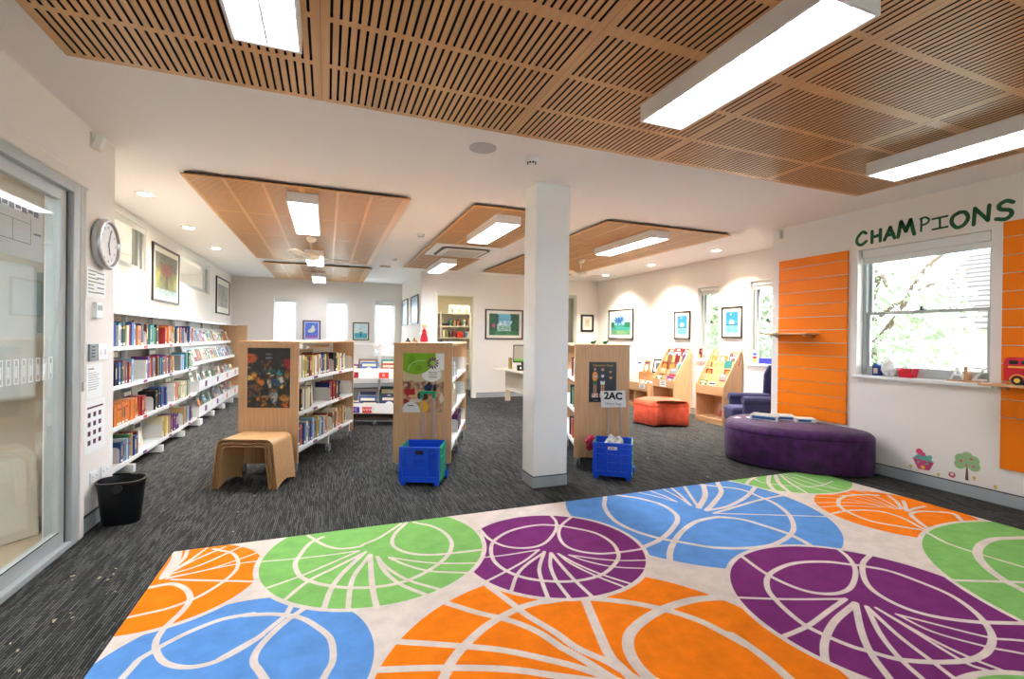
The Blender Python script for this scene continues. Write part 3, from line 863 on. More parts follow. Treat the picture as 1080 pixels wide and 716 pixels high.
# ------------------------------------------------------------------ patterned rug
STROKES = [
 ('orangeTL',0.018,[(-0.758,3.011),(-0.724,2.997),(-0.353,2.843),(-0.307,2.824)]),
 ('orangeTL',0.013,[(-0.789,3.03),(-0.654,3.062),(-0.471,3.092),(-0.352,3.092),(-0.302,3.092)]),
 ('orangeTL',0.014,[(-0.784,3.045),(-0.619,3.07),(-0.479,3.145),(-0.337,3.245),(-0.296,3.274)]),
 ('orangeTL',0.015,[(-0.785,3.083),(-0.67,3.139),(-0.564,3.245),(-0.495,3.325),(-0.462,3.363)]),
 ('orangeTL',0.015,[(-0.786,3.106),(-0.708,3.228),(-0.609,3.332),(-0.575,3.368)]),
 ('orangeTL',0.015,[(-0.787,3.129),(-0.729,3.237),(-0.692,3.339),(-0.675,3.386)]),
 ('orangeTL',0.02,[(-0.816,3.042),(-0.805,3.091),(-0.783,3.186),(-0.767,3.278),(-0.772,3.346),(-0.776,3.396)]),
 ('orangeTL',0.05,[(-0.805,3.064),(-0.806,3.114),(-0.807,3.208),(-0.811,3.297),(-0.822,3.359),(-0.831,3.408)]),
 ('orangeTL',0.02,[(-0.635,3.361),(-0.598,3.327),(-0.515,3.251),(-0.468,3.128),(-0.463,3.005),(-0.504,2.891),(-0.565,2.796),(-0.62,2.744),(-0.705,2.7),(-0.828,2.68),(-0.877,2.672)]),
 ('orangeTL',0.028,[(-0.888,2.957),(-0.838,2.958),(-0.746,2.96),(-0.666,2.877),(-0.62,2.762),(-0.625,2.659),(-0.65,2.572),(-0.666,2.518),(-0.68,2.47)]),
 ('blueBL',0.026,[(-0.665,2.568),(-0.666,2.518),(-0.668,2.434),(-0.648,2.36),(-0.602,2.273),(-0.544,2.219),(-0.472,2.19),(-0.394,2.2),(-0.319,2.251),(-0.253,2.32),(-0.391,2.21),(-0.33,2.257),(-0.26,2.318),(-0.21,2.388),(-0.168,2.449),(-0.151,2.519),(-0.139,2.568)]),
 ('blueBL',0.028,[(-0.77,1.963),(-0.705,2.256),(-0.692,2.315),(-0.658,2.357),(-0.61,2.41),(-0.531,2.47),(-0.433,2.514),(-0.314,2.514),(-0.347,2.513),(-0.245,2.487),(-0.161,2.446),(-0.091,2.391),(-0.023,2.292),(0.023,2.202),(0.036,2.107),(0.031,2.027),(0.007,1.965),(-0.101,1.685)]),
 ('blueBL',0.03,[(-0.046,2.525),(-0.08,2.489),(-0.127,2.439),(-0.182,2.371),(-0.232,2.283),(-0.26,2.207),(-0.261,2.137),(-0.227,2.06),(-0.106,1.786)]),
 ('greenL',0.022,[(-0.104,3.378),(-0.081,3.334),(-0.004,3.189),(0.087,3.103),(0.199,3.092),(0.236,3.125),(0.33,3.187),(0.465,3.34),(0.498,3.377)]),
 ('greenL',0.026,[(-0.013,3.319),(-0.088,3.249),(-0.137,3.095),(-0.158,2.977),(-0.127,2.829),(-0.069,2.742),(0.025,2.659),(0.133,2.598),(0.25,2.566),(0.361,2.563),(0.479,2.604),(0.607,2.698),(0.701,2.811),(0.754,2.957),(0.747,3.119),(0.691,3.258),(0.618,3.335),(0.584,3.371)]),
 ('greenL',0.024,[(0.533,3.379),(0.507,3.336),(0.437,3.222),(0.399,3.093),(0.414,2.989),(0.485,2.89),(0.598,2.831),(0.711,2.811),(0.908,2.794),(0.958,2.79)]),
 ('greenL',0.014,[(-0.388,3.084),(-0.339,3.077),(-0.161,3.051),(0.031,3.035),(0.195,3.034)]),
 ('greenL',0.017,[(-0.327,2.723),(-0.282,2.745),(-0.127,2.819),(0.029,2.919),(0.195,3.032)]),
 ('greenL',0.022,[(-0.21,2.551),(-0.183,2.593),(-0.077,2.754),(0.062,2.865),(0.23,3.004)]),
 ('greenL',0.028,[(-0.009,2.402),(0.0,2.451),(0.032,2.623),(0.093,2.775),(0.219,2.99)]),
 ('greenL',0.026,[(0.102,2.357),(0.107,2.407),(0.125,2.601),(0.158,2.747),(0.253,2.953)]),
 ('greenL',0.03,[(0.238,2.325),(0.237,2.375),(0.234,2.573),(0.253,2.953)]),
 ('greenL',0.024,[(0.503,2.369),(0.474,2.41),(0.369,2.56),(0.308,2.742),(0.292,2.915)]),
 ('greenL',0.02,[(0.588,2.395),(0.554,2.432),(0.415,2.585),(0.328,2.764),(0.292,2.915)]),
 ('greenL',0.018,[(0.787,2.525),(0.742,2.546),(0.556,2.633),(0.442,2.746),(0.356,2.877)]),
 ('greenL',0.016,[(0.874,2.621),(0.827,2.637),(0.644,2.699),(0.51,2.77),(0.357,2.883)]),
 ('purpleM',0.022,[(0.985,3.14),(0.988,3.09),(0.998,2.925),(1.06,2.787),(1.183,2.721),(1.311,2.748),(1.457,2.892),(1.537,3.034),(1.557,3.148),(1.566,3.197)]),
 ('purpleM',0.022,[(1.72,3.11),(1.681,3.079),(1.563,2.986),(1.466,2.855),(1.42,2.702),(1.449,2.589),(1.555,2.503),(1.693,2.473),(1.866,2.465),(1.916,2.463)]),
 ('purpleM',0.024,[(1.533,2.97),(1.39,3.031),(1.186,3.007),(1.026,2.898),(0.956,2.769),(0.928,2.623),(0.956,2.488),(1.031,2.376),(1.158,2.294),(1.296,2.258),(1.448,2.276),(1.596,2.369),(1.676,2.466),(1.724,2.619),(1.693,2.792),(1.533,2.97)]),
 ('purpleM',0.014,[(0.887,2.691),(1.017,2.676),(1.237,2.673)]),
 ('purpleM',0.017,[(0.767,2.399),(0.812,2.421),(0.957,2.492),(1.106,2.574),(1.237,2.673)]),
 ('purpleM',0.02,[(0.876,2.244),(0.903,2.286),(0.994,2.431),(1.098,2.528),(1.254,2.63)]),
 ('purpleM',0.022,[(1.042,2.115),(1.054,2.163),(1.095,2.324),(1.143,2.461),(1.257,2.637)]),
 ('purpleM',0.022,[(1.151,2.075),(1.155,2.125),(1.169,2.293),(1.211,2.456),(1.285,2.603)]),
 ('purpleM',0.022,[(1.271,2.052),(1.27,2.102),(1.266,2.285),(1.276,2.478),(1.289,2.607)]),
 ('purpleM',0.016,[(1.499,2.08),(1.476,2.124),(1.399,2.274),(1.336,2.453),(1.326,2.586)]),
 ('purpleM',0.016,[(1.561,2.089),(1.533,2.131),(1.442,2.267),(1.369,2.426),(1.326,2.586)]),
 ('purpleM',0.014,[(1.752,2.227),(1.707,2.249),(1.554,2.325),(1.447,2.431),(1.379,2.542)]),
 ('purpleM',0.014,[(1.824,2.315),(1.777,2.331),(1.629,2.38),(1.508,2.449),(1.381,2.547)]),
 ('blueT',0.034,[(2.172,3.397),(2.145,3.355),(2.03,3.177),(1.954,2.941),(1.967,2.743),(2.046,2.575),(2.155,2.46),(2.275,2.341),(2.407,2.274),(2.554,2.236),(2.706,2.232),(2.923,2.297),(3.089,2.397),(3.267,2.577),(3.38,2.784),(3.406,2.977),(3.413,3.152),(3.297,3.274),(3.197,3.366),(3.16,3.4)]),
 ('blueT',0.036,[(2.277,3.401),(2.312,3.365),(2.414,3.26),(2.488,3.091),(2.473,2.917),(2.399,2.783),(2.229,2.646),(2.057,2.544),(1.896,2.489),(1.849,2.473)]),
 ('blueT',0.038,[(1.869,2.228),(1.901,2.266),(1.988,2.369),(2.114,2.482),(2.304,2.614),(2.507,2.706),(2.677,2.722),(2.749,2.705),(2.851,2.622),(2.897,2.509),(2.939,2.331),(2.928,2.215),(2.909,2.129),(2.898,2.08)]),
 ('blueT',0.015,[(2.502,3.393),(2.526,3.349),(2.595,3.222),(2.651,3.09)]),
 ('blueT',0.02,[(2.624,3.395),(2.632,3.346),(2.653,3.218),(2.651,3.09)]),
 ('blueT',0.018,[(2.762,3.395),(2.758,3.345),(2.743,3.179),(2.698,2.982)]),
 ('blueT',0.024,[(2.852,3.39),(2.836,3.343),(2.777,3.165),(2.698,2.982)]),
 ('blueT',0.026,[(3.004,3.408),(2.979,3.365),(2.845,3.135),(2.724,2.923)]),
 ('blueT',0.045,[(3.194,3.37),(3.161,3.333),(2.974,3.121),(2.724,2.923)]),
 ('blueT',0.04,[(3.39,3.409),(3.359,3.37),(3.189,3.159),(2.933,2.977),(2.739,2.856)]),
 ('blueT',0.035,[(3.592,3.165),(3.549,3.14),(3.284,2.988),(2.963,2.868),(2.739,2.856)]),
 ('blueT',0.028,[(3.737,2.924),(3.687,2.921),(3.348,2.898),(3.027,2.841),(2.747,2.789)]),
 ('blueT',0.018,[(3.553,2.427),(3.507,2.448),(3.141,2.614),(2.747,2.789)]),
 ('greenTR',0.03,[(3.531,3.225),(3.574,3.251),(3.721,3.341),(3.814,3.382),(3.86,3.402)]),
 ('greenTR',0.016,[(3.838,3.453),(3.822,3.406),(3.775,3.265),(3.855,3.144),(4.041,3.023),(4.205,3.001),(4.441,3.054)]),
 ('greenTR',0.035,[(3.642,3.001),(3.673,3.04),(3.817,3.221),(4.037,3.397),(4.076,3.428)]),
 ('greenTR',0.035,[(3.734,2.923),(3.761,2.965),(3.904,3.183),(4.112,3.393),(4.147,3.429)]),
 ('greenTR',0.024,[(3.859,2.845),(3.881,2.89),(4.003,3.14),(4.151,3.375),(4.178,3.417)]),
 ('greenTR',0.014,[(4.118,2.802),(4.107,2.851),(4.059,3.065),(4.171,3.367),(4.188,3.414)]),
 ('greenTR',0.014,[(4.283,2.807),(4.264,2.853),(4.176,3.065),(4.221,3.374),(4.228,3.423)]),
 ('greenTR',0.01,[(4.252,2.878),(4.258,2.928),(4.286,3.175),(4.271,3.382),(4.267,3.432)]),
 ('greenTR',0.01,[(4.286,3.016),(4.306,3.25),(4.299,3.387),(4.296,3.437)]),
 ('orangeR',0.028,[(3.895,2.053),(3.806,2.155),(3.734,2.268),(3.742,2.407),(3.807,2.551),(3.942,2.66),(4.111,2.72),(4.272,2.707),(4.369,2.665),(4.415,2.645)]),
 ('orangeR',0.025,[(3.53,2.474),(3.58,2.476),(3.767,2.482),(3.925,2.441),(4.02,2.362),(4.02,2.233),(3.947,2.094),(3.93,2.038)]),
 ('orangeR',0.03,[(3.974,2.051),(4.052,2.15),(4.166,2.262),(4.3,2.28),(4.431,2.224),(4.498,2.157),(4.389,2.058)]),
 ('orangeR',0.028,[(4.217,2.316),(4.462,2.478)]),
 ('orangeR',0.028,[(4.217,2.316),(4.36,2.334),(4.477,2.336)]),
 ('orangeR',0.028,[(4.239,2.366),(4.372,2.474),(4.458,2.57),(4.491,2.607)]),
 ('orangeR',0.014,[(4.207,2.359),(4.302,2.504),(4.369,2.665),(4.362,2.804),(4.359,2.854)]),
 ('orangeR',0.012,[(3.681,2.705),(3.728,2.688),(4.041,2.574),(4.193,2.373)]),
 ('orangeR',0.01,[(3.825,2.807),(3.867,2.78),(4.064,2.651),(4.155,2.442)]),
 ('orangeR',0.012,[(3.629,2.618),(3.678,2.606),(3.907,2.549),(4.113,2.44)]),
 ('orangeR',0.01,[(3.969,2.844),(4.008,2.812),(4.186,2.665),(4.194,2.385)]),
 ('orangeR',0.01,[(4.204,2.865),(4.217,2.817),(4.269,2.629),(4.193,2.373)]),
 ('greenFR',0.024,[(3.897,2.042),(3.874,1.998),(3.801,1.856),(3.799,1.714),(3.813,1.59),(3.825,1.518),(3.874,1.222)]),
 ('greenFR',0.045,[(4.668,1.662),(4.377,1.736),(4.193,1.783),(3.986,1.763),(3.787,1.692),(3.627,1.582),(3.51,1.45),(3.478,1.381),(3.352,1.109)]),
 ('greenFR',0.024,[(3.194,1.572),(3.24,1.552),(3.561,1.414),(3.837,1.296)]),
 ('purpleR',0.026,[(2.37,2.211),(2.36,2.162),(2.319,1.968),(2.332,1.814),(2.392,1.72),(2.506,1.68),(2.645,1.707),(2.842,1.816),(2.966,1.937),(3.026,2.039),(3.051,2.082)]),
 ('purpleR',0.028,[(3.157,1.926),(3.11,1.908),(2.961,1.851),(2.789,1.734),(2.698,1.627),(2.672,1.497),(2.716,1.39),(2.842,1.291),(3.034,1.206),(3.308,1.085)]),
 ('purpleR',0.028,[(2.903,1.861),(2.771,1.953),(2.571,1.999),(2.345,1.957),(2.201,1.857),(2.126,1.734),(2.074,1.563),(2.087,1.455),(2.121,1.363),(2.156,1.318),(2.216,1.243),(2.333,1.181),(2.473,1.138),(2.603,1.135),(2.74,1.17),(2.847,1.226),(2.959,1.328),(3.037,1.463),(3.042,1.603),(3.019,1.742),(2.944,1.829),(2.897,1.869)]),
 ('purpleR',0.018,[(1.903,1.859),(1.949,1.839),(2.194,1.731),(2.478,1.63)]),
 ('purpleR',0.024,[(1.831,1.511),(1.881,1.516),(2.077,1.535),(2.29,1.586),(2.478,1.63)]),
 ('purpleR',0.032,[(1.871,1.305),(1.911,1.334),(2.039,1.427),(2.231,1.516),(2.485,1.585)]),
 ('purpleR',0.03,[(2.485,1.585),(2.278,1.427),(2.15,1.306),(2.046,1.163),(1.87,0.92)]),
 ('purpleR',0.024,[(2.507,1.545),(2.338,1.385),(2.231,1.244),(2.157,1.086),(2.03,0.814)]),
 ('purpleR',0.022,[(2.507,1.545),(2.397,1.344),(2.341,1.199),(2.299,1.09)]),
 ('purpleR',0.018,[(2.539,1.522),(2.512,1.391),(2.458,1.144),(2.485,1.072)]),
 ('purpleR',0.018,[(2.539,1.522),(2.506,1.283),(2.513,1.143),(2.539,1.056)]),
 ('purpleR',0.016,[(2.575,1.452),(2.577,1.304),(2.673,1.159),(2.745,1.092),(2.965,0.888)]),
 ('purpleR',0.016,[(2.575,1.452),(2.653,1.342),(2.767,1.192),(2.86,1.137),(3.118,0.984)]),
 ('orangeC',0.036,[(0.544,2.311),(0.578,2.274),(0.681,2.16),(0.798,2.054),(0.888,1.93),(0.941,1.793),(0.941,1.793),(0.996,1.679),(1.048,1.548),(1.159,1.269)]),
 ('orangeC',0.036,[(0.797,2.411),(0.811,2.363),(0.865,2.173),(0.896,2.055),(0.96,1.9),(1.0,1.77),(1.071,1.655),(1.11,1.566),(1.23,1.291)]),
 ('orangeC',0.045,[(1.218,2.066),(1.15,1.843),(1.105,1.676),(1.11,1.566),(1.124,1.266)]),
 ('orangeC',0.036,[(0.25,2.094),(0.295,2.072),(0.544,1.949),(0.717,1.851),(0.896,1.708),(0.97,1.636),(1.048,1.548),(1.247,1.323)]),
 ('orangeC',0.036,[(-0.106,2.018),(0.18,1.928),(0.428,1.85),(0.677,1.749),(0.859,1.639),(1.116,1.484)]),
 ('orangeC',0.042,[(0.274,1.537),(0.433,1.791),(0.48,1.866),(0.561,1.949),(0.702,2.053),(0.888,2.128),(1.039,2.139),(1.029,2.134),(1.194,2.108),(1.378,2.01),(1.525,1.889),(1.631,1.75),(1.675,1.618),(1.699,1.528),(1.692,1.61),(1.701,1.551),(1.702,1.419),(1.682,1.287),(1.637,0.99)]),
 ('orangeC',0.05,[(1.98,1.831),(1.932,1.844),(1.774,1.888),(1.601,1.887),(1.433,1.85),(1.29,1.785),(1.214,1.705),(1.178,1.604),(1.178,1.513),(1.193,1.47),(1.292,1.187)]),
 ('greenBR',0.02,[(2.262,1.365),(2.307,1.068),(2.314,1.022),(2.359,0.725)]),
 ('greenBR',0.02,[(2.359,1.114),(2.372,1.066),(2.392,0.99),(2.468,0.7)]),
]
BLOBS = [  # top-most first: colour slot, centre, radius, rim
 ('greenBR', 1, 2.332, 0.554, 0.514), ('greenFR', 1, 4.165, 0.932, 1.11), ('greenL', 1, 0.301, 3.022, 0.646), ('purpleM', 3, 1.323, 2.652, 0.557),
 ('purpleR', 3, 2.571, 1.535, 0.668), ('blueT', 2, 2.648, 2.92, 0.97), ('greenTR', 1, 4.165, 3.444, 0.628), ('orangeR', 0, 4.102, 2.334, 0.528),
 ('orangeTL', 0, -0.791, 2.991, 0.465), ('blueBL', 2, -0.354, 2.097, 0.552), ('orangeC', 0, 1.02, 1.491, 0.925)]
RX0, RX1, RY0, RY1 = -0.848, 4.582, 0.35, 3.394
step = 0.0072
nx = int(round((RX1 - RX0) / step)); ny = int(round((RY1 - RY0) / step))
xs = np.linspace(RX0, RX1, nx + 1); ys = np.linspace(RY0, RY1, ny + 1)
GX, GY = np.meshgrid(xs, ys)
def stroke_distance(name):
    best = np.full(GX.shape, 9.0)
    for (n, w, pts) in STROKES:
        if n != name: continue
        P = catmull([(p[0], p[1], 0) for p in pts], 6)
        P = [(q.x, q.y) for q in P]
        x0, x1 = min(q[0] for q in P) - .1, max(q[0] for q in P) + .1
        y0, y1 = min(q[1] for q in P) - .1, max(q[1] for q in P) + .1
        i0, i1 = np.searchsorted(xs, (x0, x1)); j0, j1 = np.searchsorted(ys, (y0, y1))
        if i1 <= i0 or j1 <= j0: continue
        X = GX[j0:j1, i0:i1]; Y = GY[j0:j1, i0:i1]
        sub = best[j0:j1, i0:i1]
        for a, c in zip(P[:-1], P[1:]):
            dx, dy = c[0] - a[0], c[1] - a[1]
            L2 = dx * dx + dy * dy + 1e-12
            t = np.clip(((X - a[0]) * dx + (Y - a[1]) * dy) / L2, 0, 1)
            d = np.hypot(X - a[0] - t * dx, Y - a[1] - t * dy) - w * 0.5
            np.minimum(sub, d, out=sub)
    return best
val = np.full(GX.shape, -9.0); own = np.zeros(GX.shape, dtype=int)
higher = np.full(GX.shape, 9.0)
for (n, slot, cx, cy, r) in BLOBS:
    s = r - np.hypot(GX - cx, GY - cy)
    m_ = np.minimum(np.minimum(s, higher), stroke_distance(n))
    ins = np.minimum(s, higher)
    upd = m_ > val
    val = np.where(upd, m_, val)
    # colour ownership goes to the blob whose disc (with its rim) is the top-most here
    own = np.where((ins > -0.015) , slot + 1, own)
    higher = np.minimum(higher, -(s + 0.028))
vs = np.stack([GX.ravel(), GY.ravel(), np.zeros(GX.size)], 1)
ii = np.arange((nx + 1) * (ny + 1)).reshape(ny + 1, nx + 1)
quads = np.stack([ii[:-1, :-1].ravel(), ii[:-1, 1:].ravel(), ii[1:, 1:].ravel(), ii[1:, :-1].ravel()], 1)
me = bpy.data.meshes.new('pile')
me.from_pydata(vs.tolist(), [], quads.tolist())
at = me.attributes.new('pattern', 'FLOAT', 'POINT')
at.data.foreach_set('value', val.ravel().astype(np.float32))
for nme, c in (('rug_orange', (242, 124, 16)), ('rug_green', (130, 184, 98)), ('rug_blue', (94, 144, 206)), ('rug_purple', (120, 44, 108))):
    me.materials.append(rug_mat(nme, c))
co = own.ravel()[quads]
cmax = co.max(axis=1)
me.polygons.foreach_set('material_index', np.clip(cmax - 1, 0, 3).astype(np.int32))
me.update()
rug = thing('rug', 'large rug with orange, green, blue and purple circles under pale line patterns', 'rug', (0, 0, 0))
o = bpy.data.objects.new('pile', me); COL.objects.link(o); o.parent = rug; o.location = (0, 0, .012)
MB().box(RX0, RX1, RY0, RY1, 0.0005, .0115).build('backing', mat('rug_backing', (206, 190, 176), .9), rug)
# scraps of leaf and lint lying on the carpet
b = MB()
for k in range(46):
    x = random.choice([random.uniform(-1.3, -.9), random.uniform(-.9, 4.6)]); y = random.uniform(1.6, 3.3) if x < -.9 else random.uniform(3.45, 4.9)
    if 1.5 < x < 2.2 and y > 3.7: continue
    a = random.uniform(0, PI); s = random.uniform(.004, .011)
    b.T = Matrix.Translation((x, y, .002)) @ Matrix.Rotation(a, 4, 'Z')
    b.box(-s, s, -s * .4, s * .4, 0, .002)
tag(b.build('carpet_litter', mat('dry_leaf', (176, 156, 122), .9)), 'tiny dry leaf scraps and lint scattered on the dark carpet', 'litter')['kind'] = 'stuff'

# ------------------------------------------------------------------ books
BOOKC = {'red': (160, 44, 40), 'dark red': (112, 26, 34), 'orange': (216, 120, 48), 'yellow': (212, 180, 76), 'green': (66, 120, 70), 'dark green': (28, 72, 52), 'teal': (44, 120, 118),
         'blue': (46, 84, 144), 'navy': (26, 38, 88), 'purple': (92, 48, 112), 'pink': (214, 96, 138), 'brown': (110, 76, 52), 'black': (26, 26, 28), 'cream': (226, 212, 178), 'white': (226, 222, 212),
         'grey': (136, 134, 134), 'pale blue': (150, 186, 214), 'tan': (190, 152, 104)}
PAGES = mat('book_pages', (232, 222, 200), .9)
BOOKM = {}
def book_mesh(col, style, face=False):
    key = (col, style, face)
    if key in BOOKM: return BOOKM[key]
    cm = mat('cover_' + col.replace(' ', '_'), BOOKC[col], .45)
    light = sum(BOOKC[col]) > 380
    lab = ('navy', 'red', 'teal', 'brown', 'orange', 'green')[style % 6] if light else ('cream', 'yellow', 'orange', 'tan', 'pale blue', 'white')[style % 6]
    lm = mat('band_' + lab.replace(' ', '_'), BOOKC[lab], .5)
    b = MB()   # unit book: spine at x=0 facing +x, thickness along y 0..1, height z 0..1
    b.box(-1, 0, 0, .08, 0, 1).box(-1, 0, .92, 1, 0, 1).box(-.06, 0, .08, .92, 0, 1)
    b.box(-.96, -.06, .08, .92, .02, .98, 1)
    if style % 3 == 0:
        b.box(0, .004, .3, .7, .3, .8, 2)
    elif style % 3 == 1:
        b.box(0, .004, .12, .88, .72, .80, 2)
    if style % 2: b.box(0, .005, .1, .9, .05, .14, 3)
    if face:
        f = -.03
        k = style % 6
        if k == 0: b.box(-.9, -.1, f, 0, .72, .88, 2); b.cylx(-.5, .38, .28, f, 3)
        elif k == 1: b.box(-.97, -.03, f, 0, .03, .45, 2); b.box(-.8, -.3, f, 0, .8, .9, 3)
        elif k == 2: b.cylx(-.45, .55, .33, f, 2); b.box(-.8, -.2, f, 0, .06, .14, 3)
        elif k == 3: b.box(-.97, -.6, f, 0, .03, .97, 2)
        elif k == 4: b.box(-.9, -.1, f, 0, .1, .7, 2); b.cylx(-.6, .4, .2, f * 2, 0); b.box(-.7, -.3, f, 0, .8, .9, 3)
        else: b.cylx(-.6, .3, .2, f, 2); b.cylx(-.3, .6, .18, f, 3); b.box(-.9, -.4, f, 0, .82, .93, 2)
    BOOKM[key] = b.mesh('book', [cm, PAGES, lm, mat('spine_tag', (240, 238, 230), .6)])
    return BOOKM[key]
ORD = ['zeroth', 'first', 'second', 'third', 'fourth', 'fifth', 'sixth', 'seventh', 'eighth', 'ninth', 'tenth', 'eleventh', 'twelfth', 'thirteenth', 'fourteenth', 'fifteenth', 'sixteenth', 'seventeenth', 'eighteenth', 'nineteenth', 'twentieth']
for q in ('twenty', 'thirty', 'forty', 'fifty'):
    if q != 'twenty': ORD.append({'thirty': 'thirtieth', 'forty': 'fortieth', 'fifty': 'fiftieth'}[q])
    ORD += [q + '-' + w for w in ORD[1:10]]
def place_book(col, style, M4, thick, hgt, dep, label, group, face=False, name='book'):
    o = bpy.data.objects.new(name, book_mesh(col, style, face))
    COL.objects.link(o)
    o.matrix_world = M4 @ Matrix.Diagonal((dep, thick, hgt, 1))
    tag(o, label, 'book', group)
    return o
def book_row(M4, runs, z, where, group, th=(.028, .045), hg=(.19, .23), dp=(.13, .16), pal=None, avoid=None):
    # M4: frame whose +y runs along the shelf away from the camera and +x points out of the shelf; runs: [(u0, u1[, pal])]
    n = 0
    rnd = random
    for r in runs:
        u, ue = r[0], r[1]
        pl = r[2] if len(r) > 2 else (pal or list(BOOKC))
        hh = r[3] if len(r) > 3 else hg
        while True:
            t = rnd.uniform(*th)
            if u + t > ue: break
            n += 1
            col = rnd.choice(pl)
            hgt = rnd.uniform(*hh)
            lean = 0.0
            if u + t * 2.4 > ue and rnd.random() < .6: lean = rnd.uniform(.05, .16)
            T = M4 @ Matrix.Translation((-rnd.uniform(.005, .03), u + math.sin(lean) * hgt, z)) @ Matrix.Rotation(lean, 4, 'X')
            place_book(col, rnd.randrange(6), T, t, hgt, rnd.uniform(*dp), '%s book, %s from the near end, %s' % (col, ORD[min(n, len(ORD) - 1)], where), group)
            u += t + rnd.uniform(.0005, .004) + (lean * hgt * 1.0)
    return n

def frame_M(x, y, rz):
    return Matrix.Translation((x, y, 0)) @ Matrix.Rotation(rz, 4, 'Z')

# ------------------------------------------------------------------ long white shelving on the left wall
SX = -1.742
SH = [.125, .485, .85, 1.2]
LV = ['bottom', 'second', 'third', 'top']
g = thing('wall_shelving', 'long white steel shelving full of spine-out books along the left wall', 'bookshelf', (-1.9, 6.2, 0))
ox, oy = 1.9, -6.2
def lb(b, x0, x1, y0, y1, z0, z1, m=0): b.box(x0 + ox, x1 + ox, y0 + oy, y1 + oy, z0, z1, m)
FT = [4.62, 5.49, 6.33, 7.18, 8.02]
b = MB(); lb(b, -2.085, -2.075, 4.45, 8.05, .1, 1.5); b.build('back_panel', mat('shelf_back', (214, 204, 188), .6), g)
for i, z in enumerate(SH):
    for a, e in zip(FT[:-1], FT[1:]):
        b = MB(); lb(b, -2.07, SX, a + .004, e - .004, z - .022, z)
        lb(b, SX - .004, SX + .008, a + .004, e - .004, z - .03, z + .006)
        s = b.build('shelf', STEEL, g)
        b = MB(); lb(b, SX + .008, SX + .0095, (a + e) / 2 - .05, (a + e) / 2 + .05, z - .025, z + .001)
        b.build('label_strip', mat('shelf_label_purple' if i % 2 == 0 else 'shelf_label_red', (120, 40, 110) if i % 2 == 0 else (206, 62, 62), .5), s)
for k, y in enumerate(FT):
    b = MB(); lb(b, -2.07, -2.03, y - .018, y + .018, .03, 1.5); b.build('upright', STEEL, g)
    b = MB(); b.prism_axis([(y - .03 + oy, .012), (y + .03 + oy, .012), (y + .03 + oy, .085), (y - .03 + oy, .095)], -2.06 + ox, -1.69 + ox, 'x')
    lb(b, -1.72, -1.70, y - .012, y + .012, 0, .012)
    b.build('foot', STEEL, g, bevel=.003)
b = MB(); lb(b, -2.085, SX - .015, 4.45, 8.05, 1.5, 1.52); b.build('canopy', mat('canopy_gloss', (226, 222, 214), .12, spec=.7), g)
def plate(parent, x, y, z, w=.19, h=.15, ox=0, oy=0, name='book_support'):
    b = MB()
    poly = [(x - w + ox, z), (x + ox, z), (x + ox, z + h - .03), (x - .01 + ox, z + h - .008), (x - .03 + ox, z + h), (x - w + ox, z + h)]
    b.prism_axis(poly, y + oy - .0015, y + oy + .0015, 'y')
    b.box(x - w + ox, x + ox, y + oy - .10, y + oy, z, z + .002)
    return b.build(name, STEEL_G, parent)
sup = {3: [6.02, 6.95, 7.55], 2: [5.12, 6.0, 6.95, 7.8], 1: [5.18, 6.25, 7.0, 7.75], 0: [5.35, 6.55, 7.4, 7.9]}
for lv, ys in sup.items():
    for y in ys: plate(g, SX - .02, y, SH[lv] + .001, ox=ox, oy=oy)
ML = frame_M(SX, 0, 0)
W_ = '%s shelf, left wall shelving'
GB = 'spine-out books on the left wall shelving'
big = (.25, .28)
warm = ['orange', 'orange', 'tan', 'cream', 'yellow', 'red', 'brown']
book_row(ML, [(5.05, 5.2, ['dark red', 'green', 'grey', 'white'], big), (5.22, 5.98), (6.06, 6.42), (6.62, 6.9, ['red', 'orange', 'dark red']), (6.98, 7.5, ['blue', 'navy', 'black', 'red', 'yellow']), (7.58, 7.95)], SH[3] + .001, W_ % LV[3], GB, (.042, .056))
book_row(ML, [(4.95, 5.1), (5.14, 5.68), (6.03, 6.55), (6.6, 6.92, ['purple', 'red', 'orange', 'yellow']), (7.3, 7.78, ['teal', 'white', 'pale blue', 'grey', 'green'])], SH[2] + .001, W_ % LV[2], GB, (.042, .056))
book_row(ML, [(5.2, 5.82, ['orange'], (.19, .2)), (5.83, 6.0, ['red'], (.19, .2)), (6.28, 6.72, ['navy', 'black', 'yellow', 'blue', 'red', 'brown']), (7.03, 7.3), (7.32, 7.7, ['green', 'cream', 'red', 'dark red', 'dark green', 'brown'])], SH[1] + .001, W_ % LV[1], GB, (.042, .056))
book_row(ML, [(5.08, 5.2, ['purple'], (.24, .26)), (5.38, 5.85), (6.58, 6.85, ['cream', 'tan', 'yellow']), (6.87, 7.2, ['navy', 'purple', 'red', 'grey', 'yellow']), (7.42, 7.85)], SH[0] + .001, W_ % LV[0], GB, (.042, .056))
def face_book(x, y, z, rz, w, h, col, label, group, lean=.12, t=.012, style=0, name='book', cat='book'):
    T = frame_M(x, y, rz) @ Matrix.Translation((w / 2, 0, z)) @ Matrix.Rotation(-lean, 4, 'X')
    o = place_book(col, style, T, t, h, w, label, group, True, name)
    o['category'] = cat
    return o
R90 = PI / 2
face_book(-1.97, 6.52, SH[3] + .004, R90, .22, .27, 'tan', 'tan picture book with a dark bird, cover outward, top shelf of left wall shelving', None, .1)
face_book(-1.95, 5.83, SH[2] + .004, R90, .25, .32, 'brown', 'large brown book standing cover outward, third shelf of left wall shelving', None, .1)
face_book(-1.98, 7.08, SH[2] + .004, R90, .26, .30, 'black', 'large black book standing cover outward, third shelf of left wall shelving', None, .1)
face_book(-1.93, 6.12, SH[1] + .004, R90, .24, .25, 'navy', 'navy book standing cover outward, second shelf of left wall shelving', None, .1)
